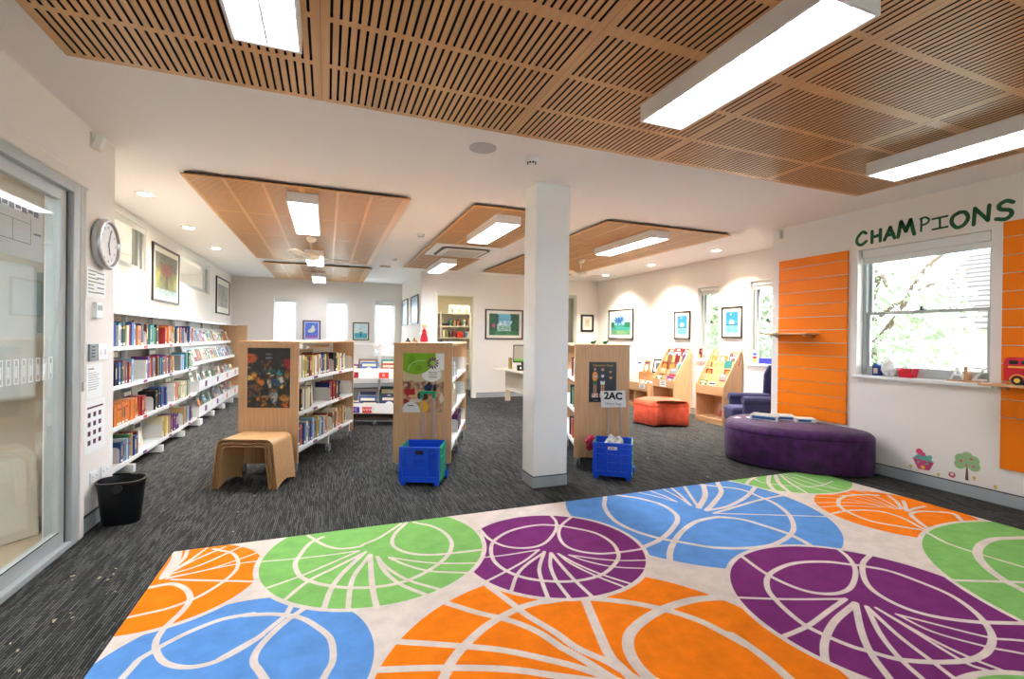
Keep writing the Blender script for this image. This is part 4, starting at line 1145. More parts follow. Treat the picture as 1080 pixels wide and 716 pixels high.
face_book(-1.93, 7.5, SH[1] + .004, R90, .3, .28, 'green', 'big green book standing cover outward, second shelf of left wall shelving', None, .1)
face_book(-1.85, 6.15, SH[0] + .004, R90, .2, .27, 'cream', 'large cream book standing cover outward, bottom shelf of left wall shelving', None, .1)
face_book(-1.93, 6.35, SH[0] + .004, R90, .2, .28, 'cream', 'second large cream book behind its twin, bottom shelf of left wall shelving', None, .1)

# the far part: two sloping display tiers over two troughs
g = thing('display_shelving', 'white display shelving with sloping tiers and label-fronted book troughs, far left', 'bookshelf', (-1.9, 9.7, 0))
ox, oy = 1.9, -9.7
Y0, Y1 = 8.06, 11.36
b = MB(); lb(b, -2.085, -2.075, Y0, Y1, .1, 1.5); b.build('back_panel', STEEL_G, g)
b = MB(); lb(b, -2.085, -1.757, Y0, Y1, 1.5, 1.52); b.build('canopy', MATS['canopy_gloss'], g)
for k, y in enumerate([8.1, 8.9, 9.75, 10.55, 11.3]):
    b = MB(); lb(b, -2.07, -2.03, y - .018, y + .018, .03, 1.5); b.build('upright', STEEL, g)
    b = MB(); lb(b, -2.06, -1.69, y - .03, y + .03, .012, .09); lb(b, -1.72, -1.70, y - .012, y + .012, 0, .012); b.build('foot', STEEL, g, bevel=.003)
for xf, z, h in ((-1.87, 1.17, .26), (-1.80, .88, .27)):
    b = MB()
    b.prism_axis([(xf + ox, z - .02), (xf + ox, z + .035), (xf - .008 + ox, z + .035), (xf - .008 + ox, z), (xf - .07 + ox, z), (xf - .15 + ox, z + h), (xf - .16 + ox, z + h), (xf - .085 + ox, z - .02)], Y0 + oy, Y1 + oy, 'y')
    b.build('sloping_tier', STEEL, g)
BAY = [8.06, 8.9, 9.72, 10.54, 11.36]
for zt in (.50, .125):
    for a, e in zip(BAY[:-1], BAY[1:]):
        b = MB()
        lb(b, -2.05, -1.72, a + .004, e - .004, zt - .012, zt)
        lb(b, -1.73, -1.72, a + .004, e - .004, zt, zt + .14)
        for y in (a + .004, e - .014): lb(b, -2.05, -1.73, y, y + .01, zt, zt + .14)
        t = b.build('trough', STEEL, g)
        b = MB(); lb(b, -1.72, -1.718, (a + e) / 2 - .06, (a + e) / 2 + .06, zt + .03, zt + .11)
        b.build('trough_label', mat('label_purple', (112, 44, 120), .5) if random.random() < .7 else mat('label_orange', (230, 110, 50), .5), t)
GD = 'books on the display shelving'
cyc = ['white', 'green', 'cream', 'teal', 'pale blue', 'black', 'red', 'white', 'cream', 'pink', 'grey', 'tan', 'green', 'brown', 'white', 'blue']
for zi, (xf, z, nm) in enumerate(((-1.885, 1.171, 'upper'), (-1.815, .881, 'lower'))):
    for k in range(17):
        face_book(xf, 8.2 + k * .19, z, R90, .155, .225, cyc[(k * 5 + zi * 3) % 16], '%s book cover outward, %s from the near end, %s sloping tier, far left' % (cyc[(k * 5 + zi * 3) % 16], ORD[k + 1], nm), GD, .30, .018, k)
for zi, (zt, nm) in enumerate(((.50, 'upper'), (.125, 'lower'))):
    for k in range(17):
        if zi == 1 and k < 2: continue
        c = cyc[(k * 7 + zi * 5 + 2) % 16]
        face_book(-1.80 - .05 * (k % 2), 8.2 + k * .188, zt + .012, R90 + random.uniform(-.2, .2), .155, random.uniform(.20, .25), c, '%s book, %s from the near end, in the %s trough, far left' % (c, ORD[k + 1], nm), GD, .28, .02, k)
b = MB(); b.box(0, .51, 0, .022, .02, 1.52)
tag(b.build('shelf_end_panel', MAPLE, loc=(-2.085, 11.4, 0)), 'maple end panel closing the far end of the left wall shelving', 'end panel')

# ------------------------------------------------------------------ mobile bookshelves
TH = math.radians(20.5)
def castor(parent, x, y, rot=0.0):
    b = MB(); b.T = Matrix.Translation((x, y, 0)) @ Matrix.Rotation(rot, 4, 'Z')
    b.box(-.02, .02, -.02, .02, .102, .110).box(-.017, -.013, -.02, .03, .035, .102).box(.013, .017, -.02, .03, .035, .102)
    c = b.build('castor', CHROME, parent)
    b = MB(); b.cyl((x - .011, y + .01, .042), (x + .011, y + .01, .042), .041, n=20); b.cyl((x - .0125, y + .01, .042), (x + .0125, y + .01, .042), .02, n=12, m=1)
    b.build('wheel', [RUBBER, CHROME], c)
def mobile_shelf(label, x, y, th=TH, L=1.64):
    g = thing('mobile_bookshelf', label, 'bookshelf', (x, y, 0), -th)
    W = .56
    MB().box(-W, 0, 0, .022, .11, 1.245).build('end_panel', MAPLE, g, bevel=.001)
    MB().box(-W, 0, L - .022, L, .11, 1.245).build('end_panel', MAPLE, g, bevel=.001)
    MB().box(-W - .006, .006, -.006, L + .006, 1.2455, 1.265).build('top_panel', MAPLE_X, g, bevel=.002)
    MB().box(-W / 2 - .006, -W / 2 + .006, .023, L - .023, .2, 1.18).build('centre_panel', mat('shelf_back', (214, 204, 188), .6), g)
    MB().box(-W + .17, -.17, .023, L - .023, .112, .15).build('base_frame', STEEL_G, g)
    for yy in (.04, L / 2, L - .04):
        MB().box(-W / 2 - .02, -W / 2 + .02, yy - .015, yy + .015, .15, 1.24).build('upright', STEEL, g)
    for yy in (L / 2,):
        b = MB(); b.prism_axis([(-W / 2, 1.2), (-.03, 1.23), (-.03, 1.243), (-W / 2, 1.243)], yy - .01, yy + .01, 'y'); b.build('bracket', STEEL, g)
    for side in (0, 1):
        for z in (.25, .59, .91):
            b = MB()
            xa, xb = (-W / 2 + .025, -.008) if side == 0 else (-W + .008, -W / 2 - .025)
            for ya, yb in ((.024, L / 2 - .002), (L / 2 + .002, L - .024)):
                b.box(xa, xb, ya, yb, z - .014, z)
                if side == 0: b.box(xb - .004, xb + .006, ya, yb, z - .03, z + .004)
                else: b.box(xa - .006, xa + .004, ya, yb, z - .03, z + .004)
            s = b.build('shelf', STEEL, g)
            if side == 0:
                for yy in (.42, 1.15):
                    MB().box(xb + .006, xb + .0075, yy - .05, yy + .05, z - .026, z - .002).build('label_strip', MATS['shelf_label_purple' if yy < 1 else 'shelf_label_red'], s)
    for xx in (-W + .04, -.035):
        for yy in (.02, L / 2 + .05, L - .035):
            castor(g, xx, yy, random.uniform(-.5, .5))
    for yy in (.05, L / 2 + .05, L - .06):
        MB().box(-W + .03, -.03, yy - .022, yy + .022, .1115, .2).build('castor_bar', STEEL_G, g)
    return g
U1 = (-.25, 4.905); U2 = (1.125, 4.47); U3 = (2.885, 4.085)
g1 = mobile_shelf('maple-ended mobile bookshelf with the dark poster, behind the nested stools', *U1)
g2 = mobile_shelf('maple-ended mobile bookshelf with the green flower poster, left of the pillar', *U2)
g3 = mobile_shelf('maple-ended mobile bookshelf with the black reading poster, right of the pillar', *U3)
for z in (.25, .59, .91):
    plate(g1, -.012, 1.60, z + .001, .2, .16)
    plate(g2, -.012, 1.60, z + .001, .2, .16)
plate(g1, -.012, .95, .911); plate(g1, -.012, .86, .591); plate(g1, -.012, .93, .251)
plate(g2, -.012, .62, .911); plate(g2, -.012, .6, .591); plate(g2, -.012, .75, .251)
MU = frame_M(U1[0], U1[1], -TH) @ Matrix.Translation((-.012, 0, 0))
WU = '%s shelf, dark poster bookshelf'
GU = 'books on the dark poster bookshelf'
book_row(MU, [(.10, .93, ['yellow', 'cream', 'blue', 'teal', 'dark red', 'black', 'yellow', 'brown', 'red', 'white']), (1.0, 1.42, ['white', 'black', 'yellow', 'navy', 'cream'])], .912, WU % 'top', GU, (.04, .052), (.19, .22))
book_row(MU, [(.10, .42, ['brown', 'grey', 'black', 'cream', 'dark green']), (.88, 1.3, ['dark red', 'green', 'brown', 'navy', 'cream', 'red'])], .592, WU % 'middle', GU, (.04, .052), (.18, .22))
book_row(MU, [(.10, .90, ['dark red', 'blue', 'blue', 'orange', 'cream', 'grey', 'yellow', 'pale blue']), (.97, 1.5, ['brown', 'cream', 'orange', 'yellow', 'dark red', 'tan'])], .252, WU % 'lowest', GU, (.04, .052), (.18, .22))
RU = R90 - TH
def at(U, a, c):
    return (U[0] + a * math.cos(TH) + c * math.sin(TH), U[1] - a * math.sin(TH) + c * math.cos(TH))
for (c, a, y, z, w, h, lb_) in (('tan', -.2, .72, .913, .34, .26, 'large tan book cover outward behind the others, top shelf, dark poster bookshelf'),
                               ('cream', -.1, .52, .593, .16, .24, 'tall cream book cover outward, middle shelf of the dark poster bookshelf'),
                               ('navy', -.2, .82, .253, .26, .26, 'large navy book cover outward, lowest shelf of the dark poster bookshelf'),
                               ('teal', -.2, 1.4, .253, .2, .25, 'teal book cover outward at the far end, lowest shelf of the dark poster bookshelf')):
    p = at(U1, a, y); face_book(p[0], p[1], z, RU, w, h, c, lb_, None, .08)
MU2 = frame_M(U2[0], U2[1], -TH) @ Matrix.Translation((-.012, 0, 0))
WU = '%s shelf, flower poster bookshelf'
GU = 'books on the flower poster bookshelf'
book_row(MU2, [(.1, .55, ['white', 'pale blue', 'grey'])], .912, WU % 'top', GU, (.04, .05), (.14, .16))
book_row(MU2, [(.1, .55, ['cream', 'white', 'tan', 'grey'])], .592, WU % 'middle', GU, (.04, .05), (.17, .2))
book_row(MU2, [(.1, .3, ['cream', 'tan']), (.8, 1.25, ['dark red', 'purple', 'brown', 'yellow'])], .252, WU % 'lowest', GU, (.04, .05), (.19, .22))
p = at(U2, -.1, 1.25); face_book(p[0], p[1], .594, RU, .3, .26, 'green', 'large green book cover outward, middle shelf of the flower poster bookshelf', None, .08)
MU3 = frame_M(*at(U3, -.56, 0), -TH + PI) @ Matrix.Translation((-.012, 0, 0))
for z, n in ((.912, 'top'), (.592, 'middle'), (.252, 'lowest')):
    book_row(MU3, [(-.5, -.05)], z, '%s shelf, bookshelf behind the pillar' % n, 'books behind the pillar', (.04, .05), (.18, .22))

# ------------------------------------------------------------------ posters on the bookshelf ends
def hsh(i, j, k=0):
    return (math.sin(i * 127.1 + j * 311.7 + k * 74.7) * 43758.5453) % 1.0
def vnoise(x, y, k=0):
    i, j = math.floor(x), math.floor(y)
    fx, fy = x - i, y - j
    fx = fx * fx * (3 - 2 * fx); fy = fy * fy * (3 - 2 * fy)
    a = hsh(i, j, k) * (1 - fx) + hsh(i + 1, j, k) * fx
    b = hsh(i, j + 1, k) * (1 - fx) + hsh(i + 1, j + 1, k) * fx
    return a * (1 - fy) + b * fy
def mix(a, b, t):
    t = max(0, min(1, t))
    return tuple(p * (1 - t) + q * t for p, q in zip(a, b))
def dark_poster(u, v):
    c = mix((14, 16, 20), (52, 44, 38), vnoise(u * 6, v * 8))
    wob = .07 * (vnoise(u * 12, v * 14, 3) - .5)
    if v < .78:
        c = mix(c, (66, 46, 26), vnoise(u * 9, v * 11, 9) * 1.1 - .2)
    for (cx, cy, rx, ry, col) in ((.08, .82, .16, .10, (200, 92, 40)), (.94, .74, .10, .10, (170, 40, 36)), (.12, .52, .13, .09, (240, 150, 30)), (.06, .50, .07, .06, (255, 214, 110)),
                                  (.30, .44, .09, .05, (222, 120, 24)), (.52, .63, .16, .06, (28, 84, 78)), (.74, .58, .07, .05, (60, 150, 150)), (.55, .55, .10, .022, (216, 214, 196)), (.70, .42, .14, .05, (36, 86, 130)),
                                  (.80, .47, .08, .06, (206, 200, 190)), (.78, .37, .07, .035, (232, 190, 80)), (.52, .40, .06, .08, (190, 190, 176)), (.64, .18, .09, .12, (168, 168, 160)), (.40, .27, .14, .10, (24, 22, 24)),
                                  (.88, .16, .14, .07, (188, 128, 44)), (.90, .05, .12, .05, (224, 104, 24)), (.40, .05, .08, .04, (250, 170, 60)), (.26, .14, .06, .05, (216, 120, 30)), (.20, .33, .18, .05, (120, 74, 30)), (.93, .55, .08, .10, (150, 92, 36)), (.08, .22, .10, .05, (110, 60, 28))):
        d = ((u - cx + wob) / rx) ** 2 + ((v - cy - wob) / ry) ** 2
        if d < 1: c = mix(c, col, 1.3 * (1 - d) + .25)
    q = vnoise(u * 17, v * 21, 11)
    if v < .8 and q > .62: c = mix(c, ((190, 110, 36), (64, 96, 104), (150, 140, 124), (98, 58, 26))[int(hsh(int(u * 9), int(v * 11), 4) * 4) % 4], (q - .62) * 3.2)
    t = vnoise(u * 40, v * 44, 5)
    return mix(c, (12, 10, 10), (t - .55) * 1.6) if t > .55 else c
def flower_poster(u, v):
    white = (240, 240, 238)
    if ((u - .30) / .50) ** 2 + ((v - .98) / .34) ** 2 < 1 and v > .62:
        c = (124, 178, 32)
        for (cx, cy, rx, ry) in ((.21, .87, .09, .09), (.38, .75, .09, .05)):
            if ((u - cx) / rx) ** 2 + ((v - cy) / ry) ** 2 < 1: c = (104, 158, 22)
        d = math.hypot((u - .50) / 1.0, (v - .66) * 1.0)
        return mix(c, (190, 214, 140), 1) if abs(math.hypot((u - .46) / .34, (v - .70) / .18) - 1) < .03 and u < .55 and v > .7 else c
    if ((u - .70) / .24) ** 2 + ((v - .64) / .12) ** 2 < 1 or v > .86 or (u > .72 and v > .72): return white
    if ((u - .2) / .22) ** 2 + ((v - 0) / .18) ** 2 < 1: return (232, 236, 234)
    # a reading room: warm shelves, children at tables
    u += .05 * (vnoise(u * 11, v * 13, 21) - .5); v += .04 * (vnoise(u * 13, v * 11, 22) - .5)
    n = vnoise(u * 16, v * 22, 2)
    c = mix((168, 116, 74), (214, 186, 150), n)
    if v > .52: c = mix((206, 190, 150), (150, 50, 44), 1 if vnoise(u * 5, v * 3, 4) > .55 else 0)
    elif v > .40: c = mix((120, 70, 46), (216, 200, 180), vnoise(u * 26, v * 30, 6))
    for (cx, cy, rx, ry, col) in ((.17, .34, .13, .09, (178, 26, 34)), (.20, .45, .06, .06, (196, 140, 104)), (.14, .46, .05, .07, (120, 60, 36)), (.25, .28, .12, .025, (222, 176, 140)), (.62, .42, .10, .06, (36, 50, 96)), (.64, .48, .045, .03, (44, 30, 28)), (.78, .42, .05, .05, (30, 24, 26)),
                                  (.50, .12, .10, .13, (240, 186, 30)), (.58, .24, .09, .07, (214, 160, 122)), (.48, .28, .13, .08, (84, 50, 34)), (.93, .24, .05, .10, (226, 214, 200)), (.72, .12, .07, .09, (214, 160, 120)), (.10, .18, .10, .05, (150, 30, 34)), (.30, .21, .14, .03, (220, 214, 204))):
        if ((u - cx) / rx) ** 2 + ((v - cy) / ry) ** 2 < 1: c = col
    return c
def reading_poster(u, v):
    c = mix((20, 22, 28), (38, 42, 50), v)
    for k, (cx, h0, sh, sk) in enumerate(((.22, .83, (236, 150, 40), (30, 92, 74)), (.50, .82, (40, 50, 72), (228, 230, 232)), (.78, .76, (34, 44, 48), (30, 40, 44)))):
        s = 1.0 if k < 2 else .8
        def el(dx, dy, rx, ry): return ((u - cx - dx) / (rx * s)) ** 2 + ((v - h0 - dy * s) / (ry * s)) ** 2 < 1
        if k < 2 and abs(u - cx) < .11 and .12 < v < .22: c = (212, 150, 140) if (vnoise(u * 30, v * 40) > .5) else (226, 214, 206)
        if k < 2 and (abs(u - cx + .035) < .024 or abs(u - cx - .035) < .024) and .20 < v < .50: c = (196, 140, 108)
        if k < 2 and abs(u - cx) < .085 and .44 < v < .54: c = sk
        if el(0, -.19, .105, .12): c = sh
        if el(0, 0, .048, .045): c = (214, 164, 132)
        if el(0, .03, .048, .025): c = (96, 62, 40)
        if el(.02, -.19, .07, .028) and k != 1: c = (170, 200, 224) if k == 0 else (236, 150, 50)
        if el(0, -.17, .05, .035) and k == 1: c = (226, 226, 222)
    return c
def poster(g_xy, a0, z0, w, h, fn, name, label, nx=70, ny=90):
    x, y = at(g_xy, a0, -.0015)
    t = thing(name, label, 'poster', (x, y, z0), -TH)
    painted('print', w, h, nx, ny, fn, t)
    return t
t = poster(U1, -.475, .637, .40, .565, dark_poster, 'poster', 'dark poster crowded with orange and teal shapes, on the bookshelf behind the stools')
text('title', 'curs\ntales', .035, mat('poster_grey', (150, 152, 156), .6), t, (.2, -.0025, .49))
t = poster(U2, -.47, .596, .395, .57, flower_poster, 'poster', 'green and white poster with purple flower and reading children, behind a blue crate')
b = MB()
for k in range(12):
    b.T = Matrix.Translation((.285, -.0025, .475)) @ Matrix.Rotation(k * PI / 6, 4, 'Y')
    b.face([b.pts([(-.005, 0, .026), (.005, 0, .026), (.008, 0, .05), (0, 0, .06), (-.008, 0, .05)]) + i for i in range(5)])
b.build('flower_petals', mat('petal_purple', (96, 24, 84), .5), t)
b = MB(); b.face([b.pts([(.285 + .024 * math.cos(q * PI / 12), -.0026, .475 + .024 * math.sin(q * PI / 12)) for q in range(24)]) + i for i in range(24)])
b.build('flower_centre', mat('petal_green', (150, 204, 90), .5), t)
text('slogan', 'National\nYear of\nReading', .022, INK, t, (.285, -.0025, .365), sx=1.1)
MB().box(.045, .105, -.002, -.0016, .062, .070).build('logo', mat('petal_purple', (96, 24, 84), .5), t)
t = poster(U3, -.415, .678, .28, .41, reading_poster, 'poster', 'black poster of three children standing with books, beside the pillar')
text('title', 'Champions Read', .030, mat('poster_gold', (222, 184, 90), .5), t, (.14, -.0025, .375))
b = MB()
for k in range(3): b.box(.05 + .07 * k, .10 + .07 * k, -.002, -.0016, .015, .021)
b.build('credit_line', mat('poster_grey', (150, 152, 156), .6), t)

# ------------------------------------------------------------------ nested bent-ply stools
def stool(i, label, x, y, rz):
    hb, ht, h, r, th, d = .28 - .026 * i, .243 - .026 * i, .425 - .026 * i, .065 - .012 * i, .014, .36
    path = []
    a = Vector((hb, 0.0)); tpt = Vector((ht, h))
    ang = math.atan2(hb - ht, h)
    side = [Vector((hb - (hb - ht) * k / 8, (h - r) * k / 8)) for k in range(9)]
    cx, cz = side[-1].x - r * math.cos(ang), h - r
    arc = [Vector((cx + r * math.cos(ang + (PI / 2 - ang) * k / 8), cz + r * math.sin(ang + (PI / 2 - ang) * k / 8))) for k in range(1, 9)]
    right = side + arc
    path = right + [Vector((-p.x, p.y)) for p in right[::-1]]
    n = len(path)
    inner = []
    for k in range(n):
        q0 = path[max(0, k - 1)]; q1 = path[min(n - 1, k + 1)]
        tdir = (q1 - q0).normalized()
        nn = Vector((-tdir.y, tdir.x))
        inner.append(path[k] + nn * th)
    ny_ = 12
    b = MB()
    def zz(p, v):
        k_ = 1 - min(1, max(0, p.y) / .12)
        return max(0, p.y) + .045 * math.sin(PI * v) * k_
    O = [[None] * n for _ in range(ny_ + 1)]; I = [[None] * n for _ in range(ny_ + 1)]
    for j in range(ny_ + 1):
        v = j / ny_; yy = d * v + i * -.006
        for k in range(n):
            O[j][k] = b.pts([(path[k].x, yy, zz(path[k], v))]); I[j][k] = b.pts([(inner[k].x, yy, zz(inner[k] if 0 < k < n - 1 else Vector((inner[k].x, path[k].y)), v))])
    for j in range(ny_):
        for k in range(n - 1):
            b.face((O[j][k], O[j + 1][k], O[j + 1][k + 1], O[j][k + 1]), 0)
            b.face((I[j][k], I[j][k + 1], I[j + 1][k + 1], I[j + 1][k]), 0)
        for k in (0, n - 1):
            q = (O[j][k], I[j][k], I[j + 1][k], O[j + 1][k])
            b.face(q if k == 0 else q[::-1], 1)
    for j in (0, ny_):
        for k in range(n - 1):
            q = (O[j][k], O[j][k + 1], I[j][k + 1], I[j][k])
            b.face(q if j == 0 else q[::-1], 1)
    o = b.build('nesting_stool', [PLY, PLY_EDGE], loc=(x, y, 0), rz=rz, smooth=True)
    tag(o, label, 'stool', 'nested bent plywood stools')
for i, lbs in enumerate(('outermost of three nested bent plywood stools before the dark poster bookshelf', 'middle stool of the three nested bent plywood stools', 'innermost and lowest of the three nested bent plywood stools')):
    stool(i, lbs, -.651, 4.615, -TH)

# ------------------------------------------------------------------ folding crate trolleys
def crate(label, x, y, rz, ph):
    g = thing('crate_trolley', label, 'crate trolley', (x, y, 0), rz, 'blue folding crate trolleys')
    w, d, z0, z1 = .18, .15, .035, .345
    def ribbed(b, ya, yb, front):
        b.box(-w, w, ya, yb, z0, z1)
        yo = ya - .02 if front else yb + .013
        e0, e1 = sorted((yo, ya if front else yb))
        b.box(-w, w, e0, e1, z1 - .022, z1); b.box(-w, w, e0, e1, z0, z0 + .045)
        for xx in (-w, -.075, .045, w - .03): b.box(xx, xx + .03, e0, e1, z0 + .045, z1 - .022)
        for zz in (z0 + .115, z0 + .19, z0 + .25):
            for xa, xb in ((-w + .03, -.075), (-.045, .045), (.075, w - .03)): b.box(xa, xb, e0, e1, zz, zz + .014)
    b = MB(); ribbed(b, -d, -d + .008, True); b.build('front_wall', BLUE_P, g)
    b = MB(); ribbed(b, d - .008, d, False); b.build('rear_wall', BLUE_P, g)
    b = MB(); b.box(-.035, .035, -d - .0215, -d - .02, z1 - .062, z1 - .03); b.build('hand_hole', INK, g)
    for sgn in (-1, 1):
        b = MB()
        xa, xb = sorted((sgn * w, sgn * (w - .008)))
        b.box(xa, xb, -d + .008, d - .008, z0, z1)
        xo = sgn * (w + .006)
        xa, xb = sorted((sgn * w, xo))
        for zz in (z0, z0 + .1, z0 + .2, z1 - .02): b.box(xa, xb, -d + .008, d - .008, zz, zz + .014)
        b.box(xa, xb, -.01, .01, z0 + .014, z1 - .02)
        b.build('side_wall', GREEN_P, g)
    b = MB(); b.box(-w + .008, w - .008, -d + .008, d - .008, z0, z0 + .008); b.build('floor_tray', BLUE_P, g)
    for xx in (-w + .03, w - .03):
        b = MB(); b.box(xx - .02, xx + .02, -d - .004, -d + .04, 0, z0 - .001); b.build('foot', BLUE_P, g, bevel=.004)
        b = MB(); xw = w + .012 if xx > 0 else -w - .012
        b.cyl((xw - .014, d - .02, .036), (xw + .014, d - .02, .036), .036, n=18); b.build('wheel', [BLUE_P], g)
    hx = .058
    b = MB()
    for xx in (-hx, hx):
        b.cyl((xx, d + .018, .05), (xx, d + .018, .5), .0085, n=10); b.cyl((xx, d + .018, .5), (xx, d + .018, ph), .0065, n=10)
    b.build('telescopic_pole', mat('pole_grey', (176, 176, 186), .3, .5), g, smooth=True)
    b = MB(); b.box(-hx - .014, hx + .014, d + .004, d + .032, ph, ph + .026)
    for xx in (-hx, hx): b.box(xx - .014, xx + .014, d + .004, d + .032, ph - .04, ph)
    b.build('grip', GREEN_P, g, bevel=.006)
    return g
c1 = crate('blue and green folding crate trolley with a raised empty handle, left of the pillar', .836, 4.356, math.radians(-23.3), .78)
c2 = crate('blue folding crate trolley carrying the 2AC sign, right of the pillar', 2.60, 3.935, math.radians(-36), .775)
# sign on the second trolley
g = thing('sign', 'white 2AC sign fixed to the raised handle of the right crate trolley', 'sign', (2.672, 4.034, .645), math.radians(-36))
b = MB(); b.T = Matrix.Rotation(math.radians(-4), 4, 'Y') ; b.box(-.125, .115, -.012, -.008, 0, .165); b.build('board', PAPER, g)
text('class_name', '2AC', .095, INK, g, (-.01, -.0135, .110), ext=.001, bold=.0035)
text('caption', 'Library bags', .034, mat('print_grey', (120, 124, 130), .6), g, (-.01, -.0135, .036), ext=.001)
g = thing('crate_sticker', 'small printed sticker on the front of the right crate trolley', 'sticker', *((2.60 + .1715 * math.sin(math.radians(-36)), 3.935 - .1715 * math.cos(math.radians(-36)), .285),), math.radians(-36))
MB().box(-.04, .045, -.0015, 0, 0, .028).build('paper', PAPER, g)
MB().box(-.03, .035, -.002, -.0015, .008, .012).box(-.03, .02, -.002, -.0015, .017, .02).build('print', INK, g)
# bags inside / over the right crate
def crumple(name, label, cat, c, r, sq, m, seed):
    rnd = random.Random(seed)
    b = MB(); b.sphere((0, 0, 0), r, 14, 0, sq)
    vs = []
    for v in b.v:
        k = 1 + (hsh(round(v[0] * 90), round(v[1] * 90), round(v[2] * 90) + seed) - .5) * .5
        vs.append((v[0] * k, v[1] * k, v[2] * k))
    b.v = vs
    return tag(b.build(name, m, loc=c), label, cat)
crumple('library_bag', 'pale checked cloth bag stuffed into the right blue crate', 'bag', (2.62, 3.95, .28), .10, (1.0, 1.0, .95), mat('bag_cream', (216, 210, 200), .9, vary=.4, vscale=30), 3)
crumple('library_bag', 'crimson cloth bag hanging over the left side of the right blue crate', 'bag', (2.425, 4.065, .30), .055, (.8, 1.0, 1.3), mat('bag_crimson', (160, 24, 62), .9), 5)

# ------------------------------------------------------------------ framed pictures
def landscape(kind):
    def f(u, v):
        n = vnoise(u * 8, v * 8, kind); n2 = vnoise(u * 22, v * 22, kind + 3)
        if kind == 1:   # red-brown tree over a garden path
            c = mix((96, 104, 60), (176, 168, 84), n)
            if v > .62: c = mix((74, 76, 66), (136, 134, 110), n2)
            if ((u - .5) / .3) ** 2 + ((v - .62) / .2) ** 2 < .8 + .5 * (n - .5): c = mix((122, 66, 48), (158, 96, 70), n2)
            if abs(u - .5) < .05 and v < .5: c = (110, 74, 56)
            if v < .14: c = mix((120, 150, 160), (190, 200, 190), n2)
            return c
        if kind == 2:   # pencil drawing, grey
            return mix((120, 116, 108), (196, 190, 178), n * .6 + n2 * .4)
        if kind == 3:   # mountain lake with fairy figure
            c = mix((30, 110, 170), (120, 190, 214), v)
            if .35 < v < .68 and abs(u - .5) < .36: c = mix(c, (226, 236, 236), n2 * 1.2)
            if v < .42 + .06 * n: c = mix((90, 150, 150), (200, 222, 214), n2)
            if (u < .2 + .14 * n and v > .2) or (u > .78 - .1 * n and v > .15): c = mix((16, 60, 50), (44, 110, 70), n2)
            if v < .2: c = mix((30, 90, 60), (70, 140, 90), n)
            if ((u - .14) / .05) ** 2 + ((v - .45) / .1) ** 2 < 1: c = (190, 90, 130)
            return c
        if kind == 4:   # blue palms by the sea
            c = mix((86, 170, 200), (190, 216, 220), v * .7 + .3 * n)
            if v < .5: c = mix((24, 110, 110), (64, 160, 140), n2)
            if v < .22: c = mix((130, 160, 110), (70, 120, 90), n)
            for (px_, pv_, rr_) in ((.38, .68, .22), (.55, .74, .18)):
                an = math.atan2(v - pv_, u - px_); dd = math.hypot(u - px_, v - pv_)
                if dd < rr_ * (.45 + .55 * abs(math.cos(an * 4 + px_ * 9))): c = mix((26, 58, 116), (58, 104, 150), n2)
                if abs(u - px_ - .03 * (pv_ - v)) < .012 and v < pv_ and v > .3: c = (60, 70, 90)
            if .35 < v < .6 and (u > .7 or u < .2): c = (28, 92, 62)
            return c
        if kind == 5:   # blue lake, pale dome under a moon
            c = mix((50, 140, 190), (40, 110, 176), v)
            if ((u - .5) / .2) ** 2 + ((v - .50) / .12) ** 2 < 1: c = (206, 220, 224)
            if ((u - .42) / .05) ** 2 + ((v - .88) / .03) ** 2 < 1: c = (236, 240, 236)
            if v < .42 and v > .36: c = mix((24, 70, 90), (60, 100, 120), n2)
            if v < .36: c = mix((70, 150, 190), (130, 186, 206), n2)
            return c
        if kind == 6:   # white bird figure on blue
            c = mix((64, 92, 190), (96, 130, 214), n)
            if ((u - .5) / .3) ** 2 + ((v - .5 - .2 * (u - .5)) / .14) ** 2 < 1 or ((u - .6) / .12) ** 2 + ((v - .72) / .12) ** 2 < 1: c = mix((236, 232, 214), (200, 190, 160), n2)
            if v < .16: c = (150, 90, 170)
            return c
        if kind == 7:   # flower in a vase
            c = mix((190, 222, 226), (222, 236, 236), n)
            if v < .38: c = mix((60, 150, 170), (90, 176, 186), n2)
            if ((u - .48) / .05) ** 2 + ((v - .25) / .12) ** 2 < 1: c = (34, 70, 140)
            if ((u - .5) / .12) ** 2 + ((v - .42) / .08) ** 2 < 1: c = (96, 170, 90)
            if ((u - .45) / .1) ** 2 + ((v - .68) / .08) ** 2 < 1: c = (236, 186, 176)
            return c
        if kind == 8:   # typed certificate
            return (120, 112, 96) if (abs((v * 16) % 1 - .5) < .2 and .2 < u < .8 and .2 < v < .8 and n2 > .3) else (222, 212, 188)
        if kind == 9:
            return mix((150, 190, 226), (226, 236, 244), u * .6 + .4 * n)
        return (200, 200, 200)
    return f
def picture(label, x, y, z, rz, w, h, kind, fc=BRONZE, bord=.05, ft=.028, mount=(236, 232, 220)):
    # (x, y, z): centre of the bottom edge against the wall
    g = thing('framed_picture', label, 'picture', (x, y, z), rz)
    b = MB()
    b.box(-w / 2, w / 2, -.024, 0, 0, ft).box(-w / 2, w / 2, -.024, 0, h - ft, h).box(-w / 2, -w / 2 + ft, -.024, 0, ft, h - ft).box(w / 2 - ft, w / 2, -.024, 0, ft, h - ft)
    b.build('frame', fc, g)
    MB().box(-w / 2 + ft, w / 2 - ft, -.012, -.002, ft, h - ft).build('mount_board', mat('mount_%d_%d' % (mount[0], mount[2]), mount, .8), g)
    iw, ih = w - 2 * ft - 2 * bord, h - 2 * ft - 2 * bord
    painted('artwork', iw, ih, 44, 44, landscape(kind), g, (-iw / 2, -.0125, ft + bord))
    return g
picture('large framed tree painting between the two high left windows', -2.098, 7.90, 1.75, R90, 1.16, .755, 1, bord=.07)
